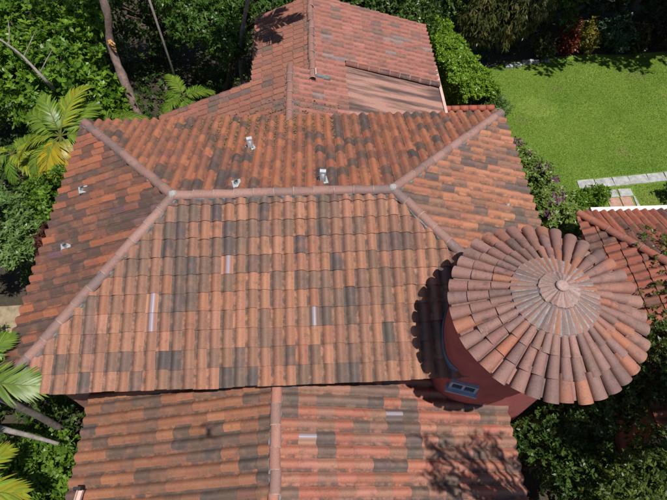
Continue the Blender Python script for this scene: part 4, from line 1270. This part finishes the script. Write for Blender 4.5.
for b_ in bb: mb.tube([(8.0, 4.0, -.05), ((8 + b_[0]) / 2, (4 + b_[1]) / 2, .8), b_[:3]], [.05, .035, .012], 6)
mb.build('stems', MT['bark'], t, True)
tree('shrub', 'small leafy shrub beside the grey slabs of the garden path', 'shrub', (10.6, 4.35), [(10.6, 4.4, .5, .55, .35, .4), (11.05, 4.55, .4, .35, .25, .3), (10.1, 4.2, .5, .4, .4, .4)], 330, 7, .13, .05, FRESH, .02, seed=96)
tree('shrub', 'dark round shrub at the right edge just below the slab row', 'shrub', (14.1, 4.5), [(14.0, 4.55, .5, .5, .35, .45), (14.6, 4.5, .5, .5, .4, .4)], 300, 7, .13, .06, DEEP, .02, seed=97)
# ---- creeper on the outbuilding roof
t = thing('creeper', 'green creeper spreading over the red outbuilding roof at the right', 'creeper', (10.2, -.8, 3.6))
rng = np.random.default_rng(98)
pz = lambda x, y: min(pvz + .59 * (x - 8.15), pvz + .345 * (1.75 - y)) + .14
bl = []
for i in range(150):
    a = rng.random() ** .6; x = 9.2 + a * 2.6 + rng.normal(scale=.35); y = .35 - a * 1.2 + rng.normal(scale=.45)
    if y < 1.4 and x > 8.6: bl.append((x, y, pz(x, y), .16, .16, .06))
for i in range(110):
    x, y = rng.uniform(8.6, 10.2), rng.uniform(-4.2, -1.0)
    bl.append((x, y, pz(x, y) + .02, .18, .18, .08))
v, q, c = crown_leaves(bl, 620, 6, .085, .05, [(0.06, 0.09, 0.02), (0.10, 0.15, 0.03), (0.17, 0.2, 0.05)], rng, upbias=1.6)
mk_np('foliage', v, q, MT['leaf'], t, c)
mb = MB()
for i in range(22):
    x, y = 10.4 + rng.normal(scale=.3), -.4 + rng.normal(scale=.5); e = bl[int(rng.integers(len(bl)))]
    m0 = ((x + e[0]) / 2, (y + e[1]) / 2)
    mb.tube([(x, y, pz(x, y)), (*m0, pz(*m0)), (e[0], e[1], e[2])], [.015, .012, .006], 5)
mb.build('stems', MT['bark'], t, True)
# ---- lower right
tree('broadleaf_tree', 'dark small leafed tree below the turret, next to the front wing', 'tree', (5.9, -4.6),
     [(5.7, -4.3, 2.4, .8, .6, .9), (6.6, -4.2, 2.5, .9, .6, .9), (6.2, -5.2, 2.5, .9, .7, .8)], 1000, 8, .105, .055, DEEP, .07, seed=101)
tree('broadleaf_tree', 'small leafed green tree filling the bottom right corner', 'tree', (7.4, -5.4),
     [(7.2, -5.3, 3.3, .75, .6, .8), (6.5, -5.7, 3.2, .6, .5, .8), (8.0, -5.0, 2.9, .8, .7, .8), (8.3, -5.9, 3.2, .8, .7, .8)], 1300, 8, .11, .05, [(0.05, 0.085, 0.018), (0.095, 0.15, 0.03), (0.17, 0.23, 0.05)], .07, seed=102)
tree('broadleaf_tree', 'loose leafy tree at the right edge against the red outbuilding', 'tree', (7.9, -3.4),
     [(7.7, -3.2, 2.9, .8, .7, .8), (8.5, -2.6, 3.7, .6, .6, .5), (8.7, -3.6, 3.6, .7, .6, .6), (7.3, -3.8, 2.5, .7, .5, .7)], 1150, 8, .11, .055, [(0.045, 0.075, 0.018), (0.085, 0.13, 0.03), (0.15, 0.2, 0.045)], .07, seed=103)
tree('tall_tree', 'tall sparse tree beside the front wing that throws branch shadows on its tiles', 'tree', (7.6, -8.0),
     [(5.1, -6.75, 8.8, .45, .32, .5), (4.6, -6.8, 9.2, .4, .3, .4), (5.7, -6.7, 8.6, .45, .32, .5), (4.6, -6.8, 12.2, .4, .3, .45), (4.3, -7.1, 11.2, .4, .3, .4), (5.2, -6.75, 11.4, .45, .3, .5), (5.8, -6.7, 11.9, .45, .3, .5), (4.9, -7.0, 10.6, .4, .3, .4), (6.3, -6.8, 10.6, .5, .35, .5), (6.3, -7.1, 9.0, .5, .35, .5)], 270, 6, .10, .05, GREEN, .11, seed=104, shell=.1)
tt = bpy.data.objects['tall_tree']
rs_ = random.Random(8); mb = MB()
for bx in ((4.6, -6.8, 12.2), (4.3, -7.1, 11.2), (5.1, -6.75, 8.8), (4.6, -6.8, 9.2), (5.7, -6.7, 8.6), (5.2, -6.75, 11.4), (5.8, -6.7, 11.9), (4.9, -7.0, 10.6), (6.3, -6.8, 10.6)):
    for q_ in range(9):
        e = Vector(bx) + Vector((rs_.uniform(-.75, .6), rs_.uniform(-.45, .4), rs_.uniform(-.5, .6)))
        m0 = Vector(bx).lerp(e, .5) + Vector((rs_.uniform(-.1, .1), rs_.uniform(-.1, .1), .08))
        mb.tube([Vector(bx) + Vector((.3, -.3, -.35)), m0, e], [.022, .014, .005], 5)
mb.build('twigs', MT['bark'], tt, True)
tree('tall_tree', 'tall dense tree beyond the right edge shading the bottom right corner', 'tree', (9.6, -7.2),
     [(7.2, -5.45, 7.4, .6, .5, .5), (8.0, -5.0, 7.3, .7, .6, .6), (9.0, -4.6, 7.4, .9, .7, .7), (10.2, -6.2, 7.8, 1.0, .9, .8)], 760, 8, .17, .08, GREEN, .13, seed=105, shell=.1)

# ---- low plants under the trees so that no bare ground shows between the crowns
rng = np.random.default_rng(120)
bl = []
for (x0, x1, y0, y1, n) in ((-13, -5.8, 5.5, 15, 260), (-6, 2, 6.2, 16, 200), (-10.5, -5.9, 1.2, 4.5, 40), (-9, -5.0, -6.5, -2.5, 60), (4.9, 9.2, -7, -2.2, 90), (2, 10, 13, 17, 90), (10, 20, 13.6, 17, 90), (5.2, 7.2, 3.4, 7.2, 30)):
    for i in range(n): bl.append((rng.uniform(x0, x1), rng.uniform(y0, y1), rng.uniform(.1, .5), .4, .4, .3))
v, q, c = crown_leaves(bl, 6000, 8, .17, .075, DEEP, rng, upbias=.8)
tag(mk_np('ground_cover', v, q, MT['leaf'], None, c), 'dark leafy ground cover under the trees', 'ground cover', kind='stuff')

# ---- lawn grass
def in_poly(px, py, poly):
    ins = np.zeros(len(px), bool)
    for i in range(len(poly)):
        x0, y0 = poly[i]; x1, y1 = poly[(i + 1) % len(poly)]
        cond = ((y0 > py) != (y1 > py)) & (px < (x1 - x0) * (py - y0) / (y1 - y0 + 1e-12) + x0)
        ins ^= cond
    return ins
rng = np.random.default_rng(130)
n = 190000
px, py = rng.uniform(7, 18.5, n), rng.uniform(4.2, 12.95, n)
ok = in_poly(px, py, LAWN)
bare = np.zeros(n, bool)
wear = ((px - 10.2) / .9) ** 2 + ((py - 9.7) / .6) ** 2
ok &= (wear > 1) | (rng.random(n) < .6)
for (cx, cy, a, b) in ((15.3, 11.7, .6, .4), (9.3, 8.9, .4, .3), (12.9, 6.9, .45, .3), (17.2, 10.4, .8, .5), (16.2, 10.0, .5, .35), (11.4, 10.9, .4, .25), (13.4, 4.6, 1.0, .35), (9.6, 4.9, .5, .3)):
    bare |= (((px - cx) / a) ** 2 + ((py - cy) / b) ** 2) < rng.uniform(.3, 1.3, n)
path = (py > 5.05 + (px - 10.55) * .09) & (py < 5.58 + (px - 10.55) * .09) & (px > 10.5)
path |= (px > 11.35) & (px < 12.6) & (py < 5.1)
bare |= wear < rng.uniform(0, 1.1, n)
px, py, bare = px[ok & ~path], py[ok & ~path], bare[ok & ~path]
n = len(px)
c0 = np.column_stack([px, py, np.zeros(n)])
d = unit(np.column_stack([rng.normal(scale=.75, size=n), rng.normal(scale=.75, size=n), np.ones(n)]))
v, q = leaf_quads(c0, d, unit(rng.normal(size=(n, 3))), rng.uniform(.025, .05, n), rng.uniform(.012, .02, n), .1)
patch = np.array([vnoise(a * .7, b * .7, 4) for a, b in zip(px, py)])[:, None]
col = np.array([(0.135, 0.255, 0.02)]) * (1 - patch) + np.array([(0.235, 0.345, 0.04)]) * patch
col = col * rng.uniform(.85, 1.15, (n, 1))
dry = rng.random(n) < .06
col[dry] = (0.30, 0.27, 0.10)
sel = bare & (rng.random(n) < .8)
col[sel] = np.array((0.29, 0.225, 0.125)) * rng.uniform(.7, 1.2, (sel.sum(), 1))
tag(mk_np('grass', v, q, MT['leaf'], None, np.repeat(col, 4, 0)), 'short bright green grass of the garden lawn', 'grass', kind='stuff')

# ---- fallen leaves lying on the roofs
rng = np.random.default_rng(140)
n = 1500
x = np.concatenate([rng.normal(-.9, 1.0, n), rng.uniform(-2.4, 1.3, 500)]); y = np.concatenate([3.62 - np.abs(rng.normal(0, .75, n)), rng.uniform(3.75, 4.6, 500)])
z = np.where(y < 3.7, 6.436 - .338 * y + .035 + .04 * rng.random(len(x)), np.where(x > R2x, 5.2 - RS * (x - R2x), 5.2 - LS * (R2x - x)) + .05 + .04 * rng.random(len(x)))
okk = (np.abs(x) < 3.5) & (y > 1.6)
x, y, z = x[okk], y[okk], z[okk]; n = len(x)
d = unit(np.column_stack([rng.normal(size=n), rng.normal(size=n), rng.normal(scale=.25, size=n)]))
v, q = leaf_quads(np.column_stack([x, y, z]), d, unit(np.column_stack([rng.normal(scale=.4, size=(n, 2)), np.ones(n)])), rng.uniform(.035, .075, n), rng.uniform(.02, .04, n))
pc = np.array([(0.2, 0.13, 0.05), (0.28, 0.17, 0.06), (0.13, 0.08, 0.035), (0.24, 0.19, 0.09)])
tag(mk_np('leaf_litter', v, q, MT['litter'], None, np.repeat(pc[rng.integers(4, size=n)], 4, 0)), 'dry brown leaf litter where the back slope meets the rear wing', 'leaf litter', kind='stuff')

# ================================================================== the drone that carries the camera; its shadow lies on the front wing
t = thing('drone', 'small grey quadcopter hovering over the roofs, its X shaped shadow on the front wing', 'drone', (CAM.x, CAM.y - .09, CAM.z + .09))
D0 = Vector((CAM.x, CAM.y - .09, CAM.z + .10))
Rz = Matrix.Rotation(-yaw, 3, 'Z')
mb = MB(); mb.add([D0 + Rz @ Vector(p) for p in ((-.04, -.1, -.025), (.04, -.1, -.025), (.045, .08, -.025), (-.045, .08, -.025), (-.03, -.085, .03), (.03, -.085, .03), (.035, .05, .03), (-.035, .05, .03))],
                  [(3, 2, 1, 0), (4, 5, 6, 7), (0, 1, 5, 4), (1, 2, 6, 5), (2, 3, 7, 6), (3, 0, 4, 7)]); mb.build('body', MT['drone'], t)
for sx in (-1, 1):
    for sy in (-1, 1):
        e = D0 + Rz @ Vector((.12 * sx, .11 * sy - .01, .02))
        mb = MB(); mb.tube([D0 + Rz @ Vector((.03 * sx, .05 * sy, 0)), e], [.014, .011], 7); arm = mb.build('arm', MT['drone'], t)
        mb = MB(); mb.tube([e - up * .015, e + up * .025], [.015, .015], 8); mb.build('motor', MT['black'], arm)
        mb = MB(); a_ = random.uniform(0, 3.1)
        mb.box(e + up * .03, (.20, .02, .004), rz=a_); mb.build('propeller', MT['black'], arm)
for o in list(bpy.data.objects):
    if '_b' in o: del o['_b']
